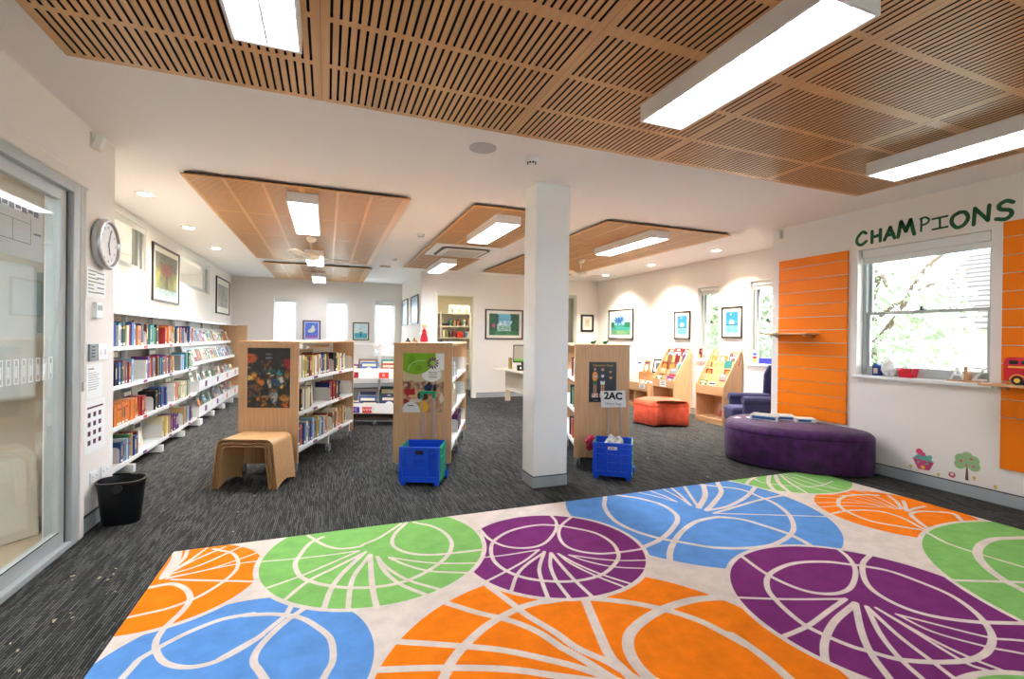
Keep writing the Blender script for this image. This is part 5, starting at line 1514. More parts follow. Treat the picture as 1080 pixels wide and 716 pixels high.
picture('framed grey drawing high on the left wall, beyond both windows', -2.098, 11.75, 1.755, R90, 1.36, .755, 2, bord=.12)
picture('dark red framed picture with white figure on blue, back wall', -.357, 12.758, 1.20, 0, .41, .495, 6, mat('frame_red_brown', (84, 34, 44), .4), bord=.035, mount=(176, 186, 222))
picture('green framed picture with a flower vase, back wall', .807, 12.758, 1.215, 0, .40, .455, 7, mat('frame_green_brown', (52, 60, 44), .4), bord=.02)
picture('narrow framed blue print on the side wall, nearer the doorway corner', 1.828, 10.70, 1.60, -R90, .92, .64, 9, mat('frame_slate', (46, 56, 66), .4), bord=.04, mount=(214, 224, 232))
picture('narrow framed blue print on the side wall, nearer the back wall', 1.828, 12.10, 1.60, -R90, .85, .65, 9, mat('frame_slate', (46, 56, 66), .4), bord=.04, mount=(214, 224, 232))
picture('wide framed mountain lake picture between the cream doorway and the pillar', 3.69, 9.968, 1.285, 0, .90, .665, 3, bord=.065)
picture('small black framed certificate on the far wall right of the pillar', 5.81, 9.968, 1.49, 0, .345, .41, 8, BLACK, bord=.05, ft=.045)
picture('framed blue palm tree painting, leftmost on the right far wall', 6.105, 8.99, 1.32, -R90, .95, .665, 4, bord=.07)
picture('framed blue moon print, smaller one above the nearer-left magazine rack', 6.105, 7.02, 1.335, -R90, .42, .515, 5, bord=.06, ft=.024)
picture('framed blue moon print between the two tall right windows', 6.105, 5.865, 1.36, -R90, .42, .51, 5, bord=.06, ft=.024)

# ------------------------------------------------------------------ things on the wall beside the glass door
g = thing('wall_clock', 'round silver wall clock beside the glass door', 'clock', (-1.4895, 4.175, 1.95), R90)
b = MB(); b.T = Matrix.Rotation(R90, 4, 'X')
b.lathe([(.0, 0), (.165, 0), (.178, .012), (.178, .045), (.168, .056), (.155, .056), (.15, .046), (.148, .038), (0, .038)], n=40)
b.build('case', CHROME, g, smooth=True)
b = MB(); b.T = Matrix.Rotation(R90, 4, 'X'); b.cyl((0, 0, .0385), (0, 0, .040), .147, n=40); b.build('dial', PAPER, g)
for k in range(1, 13):
    a = k * PI / 6
    text('numeral', str(k), .027, INK, g, (.118 * math.sin(a), -.0408, .118 * math.cos(a)), ext=.0004)
for (l, w, a, n) in ((.075, .005, 2.9, 'hour_hand'), (.115, .0035, .35, 'minute_hand')):
    b = MB(); b.T = Matrix.Rotation(a, 4, 'Y'); b.box(-w, w, -.0445, -.043, -.015, l); b.build(n, INK, g)
def plate_on_wall(name, label, cat, y, z, w, h, t=.004, m=PAPER, bevel=0.0):
    g = thing(name, label, cat, (-1.4895, y, z), R90)
    MB().box(-w / 2, w / 2, -t, 0, -h / 2, h / 2).build('sheet' if t < .006 else 'plate', m, g, bevel=bevel)
    return g
g = plate_on_wall('notice', 'laminated notice with coloured map lines just below the wall clock', 'notice', 4.10, 1.665, .29, .20, .002)
b = MB()
for k in range(7): b.box(-.12, -.12 + .07 + .1 * hsh(k, 3), -.003, -.0022, .075 - k * .024, .083 - k * .024)
b.build('print', mat('print_olive', (120, 140, 96), .6), g)
b = MB()
for k in range(5): b.box(.01, .12, -.003, -.0022, .07 - k * .034, .078 - k * .034)
b.build('print', mat('print_grey', (120, 124, 130), .6), g)
g = plate_on_wall('thermostat', 'small white thermostat with grey display below the laminated notice', 'thermostat', 4.10, 1.48, .105, .11, .024, WHITE, .004)
MB().box(-.035, .035, -.0248, -.024, .0, .035).build('display', mat('lcd', (150, 158, 140), .3), g)
g = plate_on_wall('control_panel', 'grey square control plate beside the white light switches', 'control panel', 4.035, 1.19, .10, .115, .012, mat('plate_grey', (132, 134, 138), .4), .003)
b = MB()
for k in range(4): b.box(-.025, .025, -.0128, -.012, .035 - k * .022, .043 - k * .022)
b.build('button', INK, g)
g = plate_on_wall('light_switch', 'white double light switch beside the grey control plate', 'light switch', 4.20, 1.19, .15, .115, .009, WHITE, .003)
for xx in (-.035, .035): MB().box(xx - .012, xx + .012, -.013, -.009, -.02, .02).build('rocker', WHITE, g, bevel=.002)
g = plate_on_wall('notice', 'plain white paper notice with small text under the light switches', 'notice', 4.085, .995, .25, .235, .0015)
b = MB(); b.box(-.09, -.01, -.0022, -.0016, .08, .088)
for k in range(8): b.box(-.09, -.09 + .1 + .07 * hsh(k, 8), -.0022, -.0016, .055 - k * .016, .058 - k * .016)
b.build('print', mat('print_grey', (120, 124, 130), .6), g)
g = plate_on_wall('calendar_sheet', 'white sheet with a grid of nine dark squares, lowest notice on the wall', 'notice', 4.10, .69, .31, .36, .0015)
b = MB(); b.box(-.12, .12, -.0022, -.0016, .12, .132)
for i in range(3):
    for j in range(4): b.box(-.11 + i * .08, -.11 + i * .08 + .04, -.0022, -.0016, .06 - j * .062, .092 - j * .062)
b.build('print', mat('print_maroon', (84, 36, 60), .6), g)
for y, lb_ in ((4.08, 'white wall socket above the bin, nearer the glass door'), (4.25, 'white wall socket above the bin, nearer the shelving')):
    g = plate_on_wall('wall_socket', lb_, 'socket', y, .335, .115, .075, .009, WHITE, .003)
    for xx in (-.028, .028):
        b = MB(); b.box(xx - .006, xx - .003, -.0095, -.009, -.004, .008).box(xx + .003, xx + .006, -.0095, -.009, -.004, .008).box(xx - .001, xx + .001, -.0095, -.009, -.02, -.01); b.build('socket_slots', INK, g)
g = thing('blind_chain', 'looped white bead chain hanging beside the glass door', 'blind chain', (-1.452, 3.83, .98))
MB().tube([(0, -.012, 1.27), (0, -.01, .02), (0, .0, 0), (0, .01, .02), (0, .012, 1.27)], .0025, 6).build('chain', WHITE, g)
MB().box(-.008, .008, -.016, .016, -.03, .03).build('weight', STEEL_G, g, bevel=.003)

# papers taped on the door glass, and what stands behind it
g = thing('floor_plan_sheet', 'paper floor plan taped to the glass door', 'notice', (-1.5125, 3.07, 1.72), R90)
MB().box(-.05, .42, 0, .001, 0, .30).build('sheet', mat('plan_paper', (226, 224, 224), .8), g)
b = MB()
for k in range(7): b.box(.0 + .055 * k, .045 + .055 * k, -.0008, 0, .25 if k % 2 else .24, .27)
b.box(.02, .3, -.0008, 0, .19, .193); b.box(.02, .023, -.0008, 0, .08, .19); b.box(.3, .303, -.0008, 0, .08, .22); b.box(.02, .3, -.0008, 0, .08, .083); b.box(.14, .143, -.0008, 0, .08, .19); b.box(.33, .40, -.0008, 0, .14, .15)
b.build('print', mat('print_grey', (120, 124, 130), .6), g)
ang = math.atan2(dv.y, dv.x)
def on_annex(s, off=0.0):
    q = a0 - dv * s - nrm * off
    return q.x, q.y
x, y = on_annex(.60)
g = thing('wall_cabinet', 'white wall cabinet with round lock behind the glass door', 'cabinet', (x, y, .9), ang)
MB().box(-.42, .265, -.16, -.001, 0, .85).build('body', STEEL_G, g, bevel=.03, segs=4)
b = MB()
for zz in (.14, .72): b.cyl((-.1, -.168, zz), (-.1, -.16, zz), .018, n=16)
b.build('lock', CHROME, g)
x, y = on_annex(.235)
g = thing('wall_notice', 'small green-grey picture on the wall behind the glass door', 'notice', (x, y, 1.32), ang)
MB().box(-.08, .08, -.012, -.001, 0, .40).build('board', mat('notice_sage', (160, 178, 160), .6), g, bevel=.003)
x, y = on_annex(.50, .012)
g = thing('leaning_board', 'pale rounded board leaning on the wall behind the glass door', 'board', (x, y, .003), ang)
b = MB(); b.T = Matrix.Rotation(math.radians(-3), 4, 'X') @ Matrix.Translation((0, -.05, 0)); b.prism_axis([(-.3, 0), (.22, 0), (.22, .52), (.17, .58), (-.25, .58), (-.3, .52)], -.012, .0, 'y'); b.build('board', mat('board_beige', (222, 210, 192), .5), g, bevel=.01, segs=3)
b = MB(); b.T = Matrix.Rotation(math.radians(-3), 4, 'X') @ Matrix.Translation((0, -.05, 0)); b.prism_axis([(-.24, .06), (.16, .06), (.16, .48), (.13, .52), (-.21, .52), (-.24, .48)], -.017, -.0125, 'y'); b.build('panel', mat('panel_beige', (232, 222, 206), .5), g)

# ------------------------------------------------------------------ black waste bin
g = thing('waste_bin', 'black plastic waste bin on the carpet below the wall sockets', 'bin', (-1.335, 4.10, 0), .1)
b = MB()
def ring(rx, ry, z):
    return b.pts([((abs(math.cos(t)) ** .75) * (1 if math.cos(t) > 0 else -1) * rx, (abs(math.sin(t)) ** .75) * (1 if math.sin(t) > 0 else -1) * ry, z) for t in [2 * PI * k / 36 for k in range(36)]])
prof = [(.105, .085, 0), (.108, .088, .004), (.135, .112, .285), (.143, .120, .287), (.143, .120, .30), (.133, .110, .302), (.130, .107, .29), (.103, .083, .01)]
rings = [ring(*q) for q in prof]
for p_, q_ in zip(rings[:-1], rings[1:]):
    for k in range(36): b.face((p_ + k, p_ + (k + 1) % 36, q_ + (k + 1) % 36, q_ + k))
b.face([rings[0] + k for k in range(36)][::-1]); b.face([rings[-1] + k for k in range(36)])
b.build('bucket', BLACK, g, smooth=True)
b = MB(); b.cyl((0, -.121, .26), (0, -.130, .262), .03, n=14); b.build('rim_tab', BLACK, g)

# ------------------------------------------------------------------ ottomans
def offset_poly(poly, d):
    n = len(poly); out = []
    for i in range(n):
        p0, p1, p2 = Vector(poly[i - 1]), Vector(poly[i]), Vector(poly[(i + 1) % n])
        t = (p2 - p0).normalized(); nn = Vector((t.y, -t.x))
        out.append(tuple(p1 - nn * d))
    return out
def closed_curve(pts, n=6):
    m = len(pts); out = []
    for i in range(m):
        a, b_, c, d_ = (Vector(pts[(i + k - 1) % m]) for k in range(4))
        for k in range(n):
            t = k / n
            out.append(tuple(0.5 * ((2 * b_) + (c - a) * t + (2 * a - 5 * b_ + 4 * c - d_) * t * t + (3 * b_ - a - 3 * c + d_) * t ** 3)))
    return out
def area(p):
    return sum(p[i - 1][0] * p[i][1] - p[i][0] * p[i - 1][1] for i in range(len(p))) / 2
def ottoman(name, label, pts, h, m, smooth_n=6, crown=.05):
    cx = sum(p[0] for p in pts) / len(pts); cy = sum(p[1] for p in pts) / len(pts)
    poly = [(p[0] - cx, p[1] - cy) for p in pts]
    if area(poly) < 0: poly = poly[::-1]
    poly = closed_curve(poly, smooth_n)
    g = thing(name, label, 'ottoman', (cx, cy, 0))
    def stack(prof, capb, capt, nme, mm):
        b = MB(); ks = []
        for (d, z) in prof:
            q = offset_poly(poly, d) if d else poly
            ks.append(b.pts([(p[0], p[1], z) for p in q]))
        n = len(poly)
        for a, c in zip(ks[:-1], ks[1:]):
            for i in range(n): b.face((a + i, a + (i + 1) % n, c + (i + 1) % n, c + i))
        b.face([ks[0] + i for i in range(n)][::-1]); b.face([ks[-1] + i for i in range(n)])
        o = b.build(nme, mm, g, smooth=True)
        return o
    stack([(.03, 0), (.03, .02)], 1, 1, 'plinth', BLACK)
    stack([(.012, .0205), (.0, .035), (.0, h - .095), (.003, h - .088)], 1, 1, 'body', m)
    stack([(.003, h - .0875), (-.001, h - .082), (.001, h - .055), (crown * .22, h - .033), (crown * .5, h - .015), (crown * .8, h - .004), (crown, h)], 1, 1, 'top_cushion', m)
    return g
ottoman('curved_ottoman', 'long curved purple velour ottoman along the orange panel wall', [(4.25, 4.16), (4.16, 3.95), (4.19, 3.68), (4.31, 3.45), (4.47, 3.25), (4.65, 3.11), (4.83, 3.03), (4.98, 3.02), (5.09, 3.09), (5.14, 3.25), (5.145, 3.6), (5.135, 3.95), (5.08, 4.2), (4.93, 4.36), (4.70, 4.42), (4.44, 4.34)], .43, PURPLE_V, 6, .075)
ottoman('angular_ottoman', 'coral red velour ottoman with a notched front near the racks', [(4.53, 6.28), (4.54, 6.22), (4.60, 5.90), (4.66, 5.88), (4.86, 5.90), (5.08, 5.74), (5.14, 5.76), (5.30, 6.22), (5.28, 6.30), (4.95, 6.50), (4.62, 6.36), (4.56, 6.33)], .385, RED_V, 4)

# puzzle boxes and cards on the purple ottoman
def open_box(x, y, z, rz, w, d, h, label, tiltlid=0):
    g = thing('puzzle_box', label, 'box', (x, y, z), rz)
    b = MB(); b.box(-w / 2, w / 2, -d / 2, -d / 2 + .003, .003, h).box(-w / 2, w / 2, d / 2 - .003, d / 2, .003, h).box(-w / 2, -w / 2 + .003, -d / 2 + .003, d / 2 - .003, .003, h).box(w / 2 - .003, w / 2, -d / 2 + .003, d / 2 - .003, .003, h).box(-w / 2, w / 2, -d / 2, d / 2, 0, .003)
    b.build('tray', mat('card_white', (232, 230, 222), .6), g)
    b = MB(); b.box(-w / 2 + .02, w / 2 - .02, -d / 2 - .001, -d / 2, .012, h - .012).box(-w / 2 - .001, -w / 2, -d / 2 + .02, d / 2 - .02, .012, h - .012); b.build('side_print', mat('print_blue', (60, 110, 170), .5), g)
open_box(4.66, 3.98, .4315, .5, .20, .28, .055, 'open white puzzle box lying leftmost on the purple ottoman')
open_box(4.86, 3.93, .4315, -.75, .22, .20, .05, 'open white puzzle box lying in the middle of the purple ottoman')
g = thing('picture_card_box', 'small flat white and blue box lying rightmost on the purple ottoman', 'box', (4.93, 3.72, .4315), -.6)
MB().box(-.1, .1, -.07, .07, 0, .045).build('carton', MATS['card_white'], g)
MB().box(-.08, .05, -.071, -.070, .01, .035).build('side_print', mat('print_blue', (60, 110, 170), .5), g)
for x, y, a, lb_ in ((4.44, 4.17, .3, 'small white card lying at the far left of the purple ottoman'), (4.58, 4.13, 1.0, 'small white card lying beside the puzzle boxes on the purple ottoman')):
    tag(MB().box(-.045, .045, -.03, .03, 0, .0015).build('card', PAPER, loc=(x, y, .431), rz=a), lb_, 'card')

# ------------------------------------------------------------------ navy wing chair
g = thing('wing_chair', 'navy velour wing armchair behind the purple ottoman, under a window', 'armchair', (5.61, 4.93, 0), math.radians(-115))
# local: front -y (towards -x of the room), x = towards the camera
MB().box(-.185, .185, -.40, .22, .20, .41).build('seat_cushion', NAVY_V, g, bevel=.05, segs=4)
MB().box(-.26, .26, -.30, .28, .08, .199).build('seat_base', NAVY_V, g, bevel=.02, segs=3)
for sx in (-1, 1):
    b = MB(); xa, xb = sorted((sx * .19, sx * .28))
    b.box(xa, xb, -.29, .27, .10, .50); b.build('arm', NAVY_V, g, bevel=.03, segs=4)
    b = MB(); b.cyl((sx * .24, -.30, .515), (sx * .24, .27, .515), .055, n=18); b.build('arm_roll', NAVY_V, g, smooth=True)
b = MB(); b.T = Matrix.Rotation(math.radians(-7), 4, 'X'); b.box(-.26, .26, .25, .34, .26, .98); b.build('backrest', NAVY_V, g, bevel=.05, segs=4)
for sx in (-1, 1):
    b = MB(); xa, xb = sorted((sx * .235, sx * .285))
    b.prism_axis([(.28, .5), (.19, .56), (.20, .84), (.26, .97), (.37, .98), (.35, .5)], xa, xb, 'x'); b.build('wing', NAVY_V, g, bevel=.02, segs=3)
for sx in (-1, 1):
    for yy in (-.22, .22): MB().cyl((sx * .26, yy, 0), (sx * .25, yy, .08), .018, .026, n=12).build('leg', BRONZE, g)

# ------------------------------------------------------------------ magazine racks
def rack(label, y, items):
    g = thing('magazine_rack', label, 'magazine rack', (5.70, y, 0), -R90, None)
    W, D = .59, .385
    side = [(0, 0), (D, 0), (D, 1.18), (D - .02, 1.19), (0, .60)]
    for sx in (-1, 1):
        b = MB(); xa, xb = sorted((sx * W / 2, sx * (W / 2 - .018))); b.prism_axis(side, xa, xb, 'x'); b.build('side_panel', MAPLE, g)
    w = W / 2 - .019
    MB().box(-w, w, D - .012, D - .002, .08, 1.15).build('back_panel', MAPLE, g)
    MB().box(-w, w, .001, .017, .455, .60).build('front_board', MAPLE_X, g)
    MB().box(-w, w, .012, .03, .0, .065).build('kick_board', MAPLE_X, g)
    MB().box(-w, w, .004, D - .013, .066, .084).build('lower_shelf', MAPLE_X, g)
    MB().box(-w, w, .018, D - .013, .456, .47).build('middle_shelf', MAPLE_X, g)
    for k in range(5):
        t = k / 5
        y0, z0 = .02 + t * .33, .50 + t * .52
        b = MB(); b.prism_axis([(y0, z0), (y0 + .055, z0), (y0 + .085, z0 + .17), (y0 + .078, z0 + .17), (y0 + .048, z0 + .008), (y0, z0 + .008)], -w, w, 'x'); b.build('tier', MAPLE_X, g)
    for (k, xx, ww, hh, col, lb_) in items:
        t = k / 5
        y0, z0 = .035 + t * .33, .51 + t * .52
        T = frame_M(5.70, y, -R90) @ Matrix.Translation((xx + ww / 2, y0, z0)) @ Matrix.Rotation(-.24, 4, 'X')
        o = place_book(col, k, T, .008, hh, ww, lb_, None, True, 'magazine'); o['category'] = 'magazine'
    return g
def cols(lst, where):
    tn = ('lowest', 'second', 'third', 'fourth', 'top')
    out = []
    for (k, xx, ww, hh, c) in lst:
        side = 'left end' if xx < -.1 else ('right end' if xx > .1 else 'centre')
        out.append((k, xx, ww, hh, c, '%s magazine, cover outward, %s of the %s tier, %s' % (c, side, tn[k], where)))
    return out
rack('maple sloping magazine rack with teal magazine, next to the navy chair', 5.93, cols([(0, -.19, .15, .17, 'green'), (0, 0.0, .16, .15, 'cream'), (1, .16, .15, .18, 'grey'), (2, -.2, .13, .14, 'dark red'), (2, .19, .15, .15, 'red'), (3, -.18, .12, .15, 'tan'), (3, .08, .24, .18, 'teal'), (4, -.02, .22, .22, 'pale blue'), (4, -.22, .12, .2, 'tan'), (4, .2, .22, .2, 'brown')], 'rack by the navy chair'))
r1 = rack('maple sloping magazine rack crammed with magazines, behind the red ottoman', 7.05, cols([(0, -.18, .18, .17, 'green'), (0, .12, .2, .17, 'pink'), (1, -.16, .16, .19, 'tan'), (1, .12, .2, .2, 'grey'), (2, -.2, .18, .2, 'dark red'), (2, .0, .2, .2, 'brown'), (2, .21, .14, .2, 'pale blue'), (3, -.18, .2, .22, 'brown'), (3, .02, .2, .22, 'dark red'), (3, .2, .16, .22, 'purple'), (4, -.18, .2, .23, 'brown'), (4, .0, .2, .25, 'red'), (4, .2, .16, .25, 'dark red')], 'rack behind the red ottoman'))
lc = MB().box(-.085, .085, -.0005, .0008, .47, .59).build('label_card', PAPER, r1)
b = MB()
for k in range(3): b.box(-.05, .05, -.001, -.0005, .50 + k * .03, .508 + k * .03)
b.build('print', INK, lc)
face_book(5.90, 5.83, .088, -R90, .16, .24, 'grey', 'grey magazine standing in the lower bay of the rack by the navy chair', None, .1, .012, 1, 'magazine', 'magazine')

g = thing('book_bin', 'low maple book bin left of the racks, partly behind the red ottoman', 'book bin', (5.62, 7.82, 0), -R90)
for sx in (-1, 1):
    b = MB(); xa, xb = sorted((sx * .44, sx * .422)); b.box(xa, xb, 0, .45, 0, .50); b.build('side_panel', MAPLE, g)
MB().box(-.421, .421, 0.001, .018, .34, .49).build('front_board', MAPLE_X, g)
MB().box(-.421, .421, .43, .449, .05, .66).build('back_panel', MAPLE_X, g)
MB().box(-.421, .421, .019, .429, .33, .345).build('upper_tray', MAPLE_X, g)
MB().box(-.421, .421, .005, .429, .05, .066).build('lower_tray', MAPLE_X, g)
MB().box(-.421, .421, .012, .03, 0, .049).build('kick_board', MAPLE_X, g)
MB().box(-.01, .008, .02, .429, .067, .329).build('divider', MAPLE, g)
lc = MB().box(.18, .36, -.0005, .0008, .38, .47).build('label_card', PAPER, g)
b = MB()
for k in range(3): b.box(.21, .33, -.001, -.0005, .398 + k * .024, .405 + k * .024)
b.build('print', INK, lc)
for k, c in enumerate(('cream', 'yellow', 'white', 'tan', 'white', 'grey', 'cream', 'pale blue')):
    T = frame_M(5.75, 8.16 - .095 * k, -R90 + random.uniform(-.2, .2)) @ Matrix.Translation((.02, 0, .35)) @ Matrix.Rotation(-.5, 4, 'X')
    place_book(c, k, T, .02, .19, .10, '%s book leaning in the low maple book bin, %s from the left' % (c, ORD[k + 1]), 'books in the low maple bin', True)
g = thing('photo_frame', 'black framed photo propped on the low maple book bin', 'picture', (6.02, 7.62, .665), -R90 + .15)
b = MB(); b.T = Matrix.Rotation(-.2, 4, 'X'); b.box(-.13, .13, 0, .012, 0, .03).box(-.13, .13, 0, .012, .25, .28).box(-.13, -.10, 0, .012, .03, .25).box(.10, .13, 0, .012, .03, .25); b.build('frame', BLACK, g)
b = MB(); b.T = Matrix.Rotation(-.2, 4, 'X'); b.box(-.10, .10, .003, .01, .03, .25); b.build('mount_board', PAPER, g)
b = MB(); b.T = Matrix.Rotation(-.2, 4, 'X'); b.box(-.06, .06, .001, .003, .07, .21); b.build('photo', mat('photo_grey', (70, 74, 74), .4), g)
face_book(6.0, 7.95, .662, -R90, .17, .24, 'orange', 'orange picture book propped on the low maple book bin', None, .2)
face_book(6.0, 8.2, .662, -R90, .17, .22, 'white', 'white picture book propped leftmost on the low maple book bin', None, .2)

# things on the right window sills
face_book(6.14, 6.66, .986, -R90, .13, .19, 'dark red', 'dark red paperback standing on the sill beside the rack', None, .04, .03, 1)
g = thing('greeting_card', 'white card with red, yellow and blue blocks on the far right sill', 'card', (6.145, 5.46, .976), -R90)
MB().box(-.07, .07, 0, .004, 0, .20).build('card', PAPER, g)
for z, c, n in ((.02, (240, 200, 40), 'yellow'), (.07, (214, 40, 40), 'red'), (.12, (40, 90, 190), 'blue')):
    MB().box(-.035, .035, -.002, 0, z, z + .04).build('colour_block', mat('card_' + n, c, .5), g)
g = thing('storage_box', 'flat blue box lying on the sill behind the navy chair', 'box', (6.16, 5.21, .976), -R90)
MB().box(-.16, .16, -.03, .07, 0, .065).build('box_base', mat('box_blue', (56, 62, 170), .5), g, bevel=.004)
MB().box(-.165, .165, -.035, .075, .066, .085).build('lid', mat('box_blue', (56, 62, 170), .5), g, bevel=.004)

# ------------------------------------------------------------------ orange slat panels
def slat_panel(label, y0, y1, z0, z1, first, pitch=.1475):
    g = thing('slatwall_panel', label, 'wall panel', (5.18, (y0 + y1) / 2, z0), 0, None)
    w = (y1 - y0) / 2
    z = 0.0; k = 0
    zs = [0.0]
    q = first
    while q < z1 - z0 - .03:
        zs.append(q); q += pitch
    zs.append(z1 - z0)
    b = MB()
    for a, e in zip(zs[:-1], zs[1:]):
        b.box(-.022, -.006, -w, w, a + (.004 if a > 0 else 0), e - (.004 if e < z1 - z0 else 0))
    b.box(-.006, -.001, -w, w, 0, z1 - z0)
    b.build('slatted_board', ORANGE, g)
    b = MB()
    for a in zs[1:-1]: b.box(-.0075, -.0062, -w, w, a - .0035, a + .0035)
    b.build('groove_insert', CHROME, g)
    return g
slat_panel('orange slatted wall panel behind the purple ottoman, left of the window', 3.42, 4.243, .44, 2.295, .13)
slat_panel('orange slatted wall panel at the right edge, carrying the toy bus', 1.30, 2.172, .30, 2.32, .42)
def wall_shelf(label, y0, y1, z, d=.21):
    g = thing('wall_shelf', label, 'shelf', (5.157, (y0 + y1) / 2, z))
    w = (y1 - y0) / 2
    MB().box(-d, -.001, -w, w, .0, .018).build('board', MAPLE_X, g, bevel=.002)
    for s in (-1, 1):
        b = MB(); b.prism_axis([(-.12, -.001), (-.001, -.001), (-.001, -.045)], s * (w - .09) - .004, s * (w - .09) + .004, 'y'); b.cyl((-.14, s * (w - .09), -.01), (-.02, s * (w - .09), -.01), .009, n=8); b.build('bracket', CHROME, g)
    return g
wall_shelf('small empty maple shelf on the orange panel left of the window', 3.72, 4.33, 1.40)
wall_shelf('maple shelf on the right orange panel, under the red toy bus', 1.45, 2.215, .985, .24)
# toy bus
g = thing('toy_bus', 'red double-decker toy bus on the right wall shelf', 'toy bus', (5.04, 1.92, 1.004), -R90)
REDT = mat('toy_red', (204, 16, 40), .35)
b = MB(); b.prism_axis([(-.17, .028), (.17, .028), (.17, .2), (.155, .212), (-.14, .212), (-.163, .2), (-.17, .17)], -.05, .05, 'y'); b.build('bus_body', REDT, g, bevel=.006)
for xx in (-.135, -.065, .005, .075): MB().box(xx, xx + .052, -.0515, -.0505, .16, .19).build('bus_window', mat('toy_window', (40, 40, 44), .2), g)
for xx in (-.05, .02, .09): MB().box(xx, xx + .055, -.0515, -.0505, .085, .118).build('bus_window', MATS['toy_window'], g)
b = MB(); b.box(-.14, .155, -.052, -.0505, .132, .144); b.build('yellow_stripe', mat('toy_yellow', (240, 200, 60), .4), g)
for xx in (-.085, .095):
    b = MB(); b.cyl((xx, -.058, .034), (xx, .058, .034), .034, n=20); wv = b.build('wheel', INK, g)
    b = MB(); b.cyl((xx, -.0595, .034), (xx, -.058, .034), .018, n=16); b.build('hub', mat('toy_yellow', (240, 200, 60), .4), wv)
    b = MB()
    pts = [(xx + .045 * math.cos(t), -.0515, .034 + .045 * math.sin(t)) for t in [PI * k / 12 for k in range(13)]]
    b.tube(pts, .004, 6); b.build('mudguard', mat('toy_yellow', (240, 200, 60), .4), g)

# ------------------------------------------------------------------ window sill of the big window
g = thing('money_box', 'small dark blue box toy leftmost on the big window sill', 'toy', (5.23, 3.155, .9845), -R90)
MB().box(-.033, .033, -.03, .03, 0, .105).build('box_body', mat('toy_blue', (22, 62, 130), .4), g, bevel=.004)
b = MB(); b.prism_axis([(-.03, .106), (.03, .106), (0, .128)], -.033, .033, 'y'); b.build('roof', mat('toy_blue', (22, 62, 130), .4), g)
MB().box(-.018, .018, -.032, -.03, .02, .075).build('front_picture', mat('toy_cream', (226, 190, 170), .5), g)
crumple('paper_figure', 'white crumpled paper cone figure on the big window sill', 'figure', (5.23, 3.045, 1.070), .062, (1, 1, 1.35), PAPER, 9)
g = thing('red_tray', 'small red open tray on the big window sill', 'tray', (5.235, 2.885, .9845), -R90)
b = MB(); b.prism_axis([(-.055, 0), (.055, 0), (.075, .09), (.068, .09), (.05, .006), (-.05, .006), (-.068, .09), (-.075, .09)], -.035, .035, 'y')
b.build('tray_body', REDT, g)
MB().box(-.055, .055, -.0365, -.0355, 0, .085).build('front_wall', REDT, g); 
g = thing('bookend', 'pale wooden A and Z bookend on the right of the big window sill', 'bookend', (5.225, 2.42, .9845), -R90)
MB().box(-.135, .135, -.035, .035, 0, .012).build('base_plate', MAPLE_X, g)
MB().box(-.012, .012, -.035, .035, .0125, .135).build('upright', MAPLE, g)
text('letter_a', 'A', .165, WHITE, g, (-.072, 0, .066), ext=.009)
text('letter_z', 'Z', .165, WHITE, g, (.078, 0, .066), ext=.009)

# ------------------------------------------------------------------ CHAMPIONS lettering
g = thing('wall_lettering', 'hand-drawn green word CHAMPIONS above the big window', 'sign', (5.1795, 3.355, 2.33), -R90)
def letter(strokes, x, z, sx, sz, r, rot=0.0):
    b = MB(); b.T = Matrix.Translation((x, 0, z)) @ Matrix.Rotation(-rot, 4, 'Y')
    for s in strokes:
        P = catmull([(p[0] * sx, 0, p[1] * sz) for p in s], 5) if len(s) > 2 else [Vector((p[0] * sx, 0, p[1] * sz)) for p in s]
        L = []; R_ = []
        n = len(P)
        for i in range(n):
            d = (P[min(i + 1, n - 1)] - P[max(i - 1, 0)]).normalized()
            nn = Vector((-d.z, 0, d.x)) * r
            L.append(P[i] + nn); R_.append(P[i] - nn)
        k = b.pts([(q.x, -.002, q.z) for q in L] + [(q.x, -.002, q.z) for q in R_])
        for i in range(n - 1): b.face((k + n + i, k + n + i + 1, k + i + 1, k + i))
        for e in (P[0], P[-1]):
            q = b.pts([(e.x + r * math.cos(t), -.0022, e.z + r * math.sin(t)) for t in [2 * PI * i / 12 for i in range(12)]])
            b.face([q + i for i in range(12)])
    return b.build('letter', GREEN, g)
LT = {'C': [[(.9, .85), (.6, 1), (.2, .75), (0, .4), (.15, .08), (.5, 0), (.9, .2)]],
      'H': [[(.05, 1), (0, 0)], [(.9, 1), (.85, 0)], [(.0, .45), (.9, .55)]],
      'A': [[(0, 0), (.55, 1)], [(.55, 1), (.95, 0)], [(.2, .35), (.85, .38)]],
      'M': [[(0, 0), (.2, 1)], [(.2, 1), (.5, .3)], [(.5, .3), (.8, 1)], [(.8, 1), (1, 0)]],
      'P': [[(.1, 1), (.05, 0)], [(.0, .95), (.5, 1), (.85, .75), (.6, .5), (.1, .45)]],
      'I': [[(.5, 1), (.5, 0)], [(.0, 1), (1, 1)], [(0, 0), (1, 0)]],
      'O': [[(.5, 1), (.1, .8), (0, .4), (.3, .0), (.75, .1), (1, .5), (.85, .9), (.5, 1)]],
      'N': [[(0, 0), (.1, 1)], [(.1, 1), (.85, .1)], [(.85, .1), (.95, 1)]],
      'S': [[(.95, .85), (.6, 1), (.2, .85), (.25, .6), (.75, .45), (.85, .2), (.5, .0), (0, .1)]]}
wy = [('C', 0, .0, .13, .135, .014), ('H', .165, .005, .115, .12, .014), ('A', .295, .01, .12, .12, .014), ('M', .43, .015, .17, .15, .015), ('P', .64, .035, .10, .125, .008),
      ('I', .745, .03, .14, .10, .008), ('O', .905, .01, .145, .135, .014), ('N', 1.075, .01, .14, .145, .013), ('S', 1.24, .01, .14, .155, .014)]
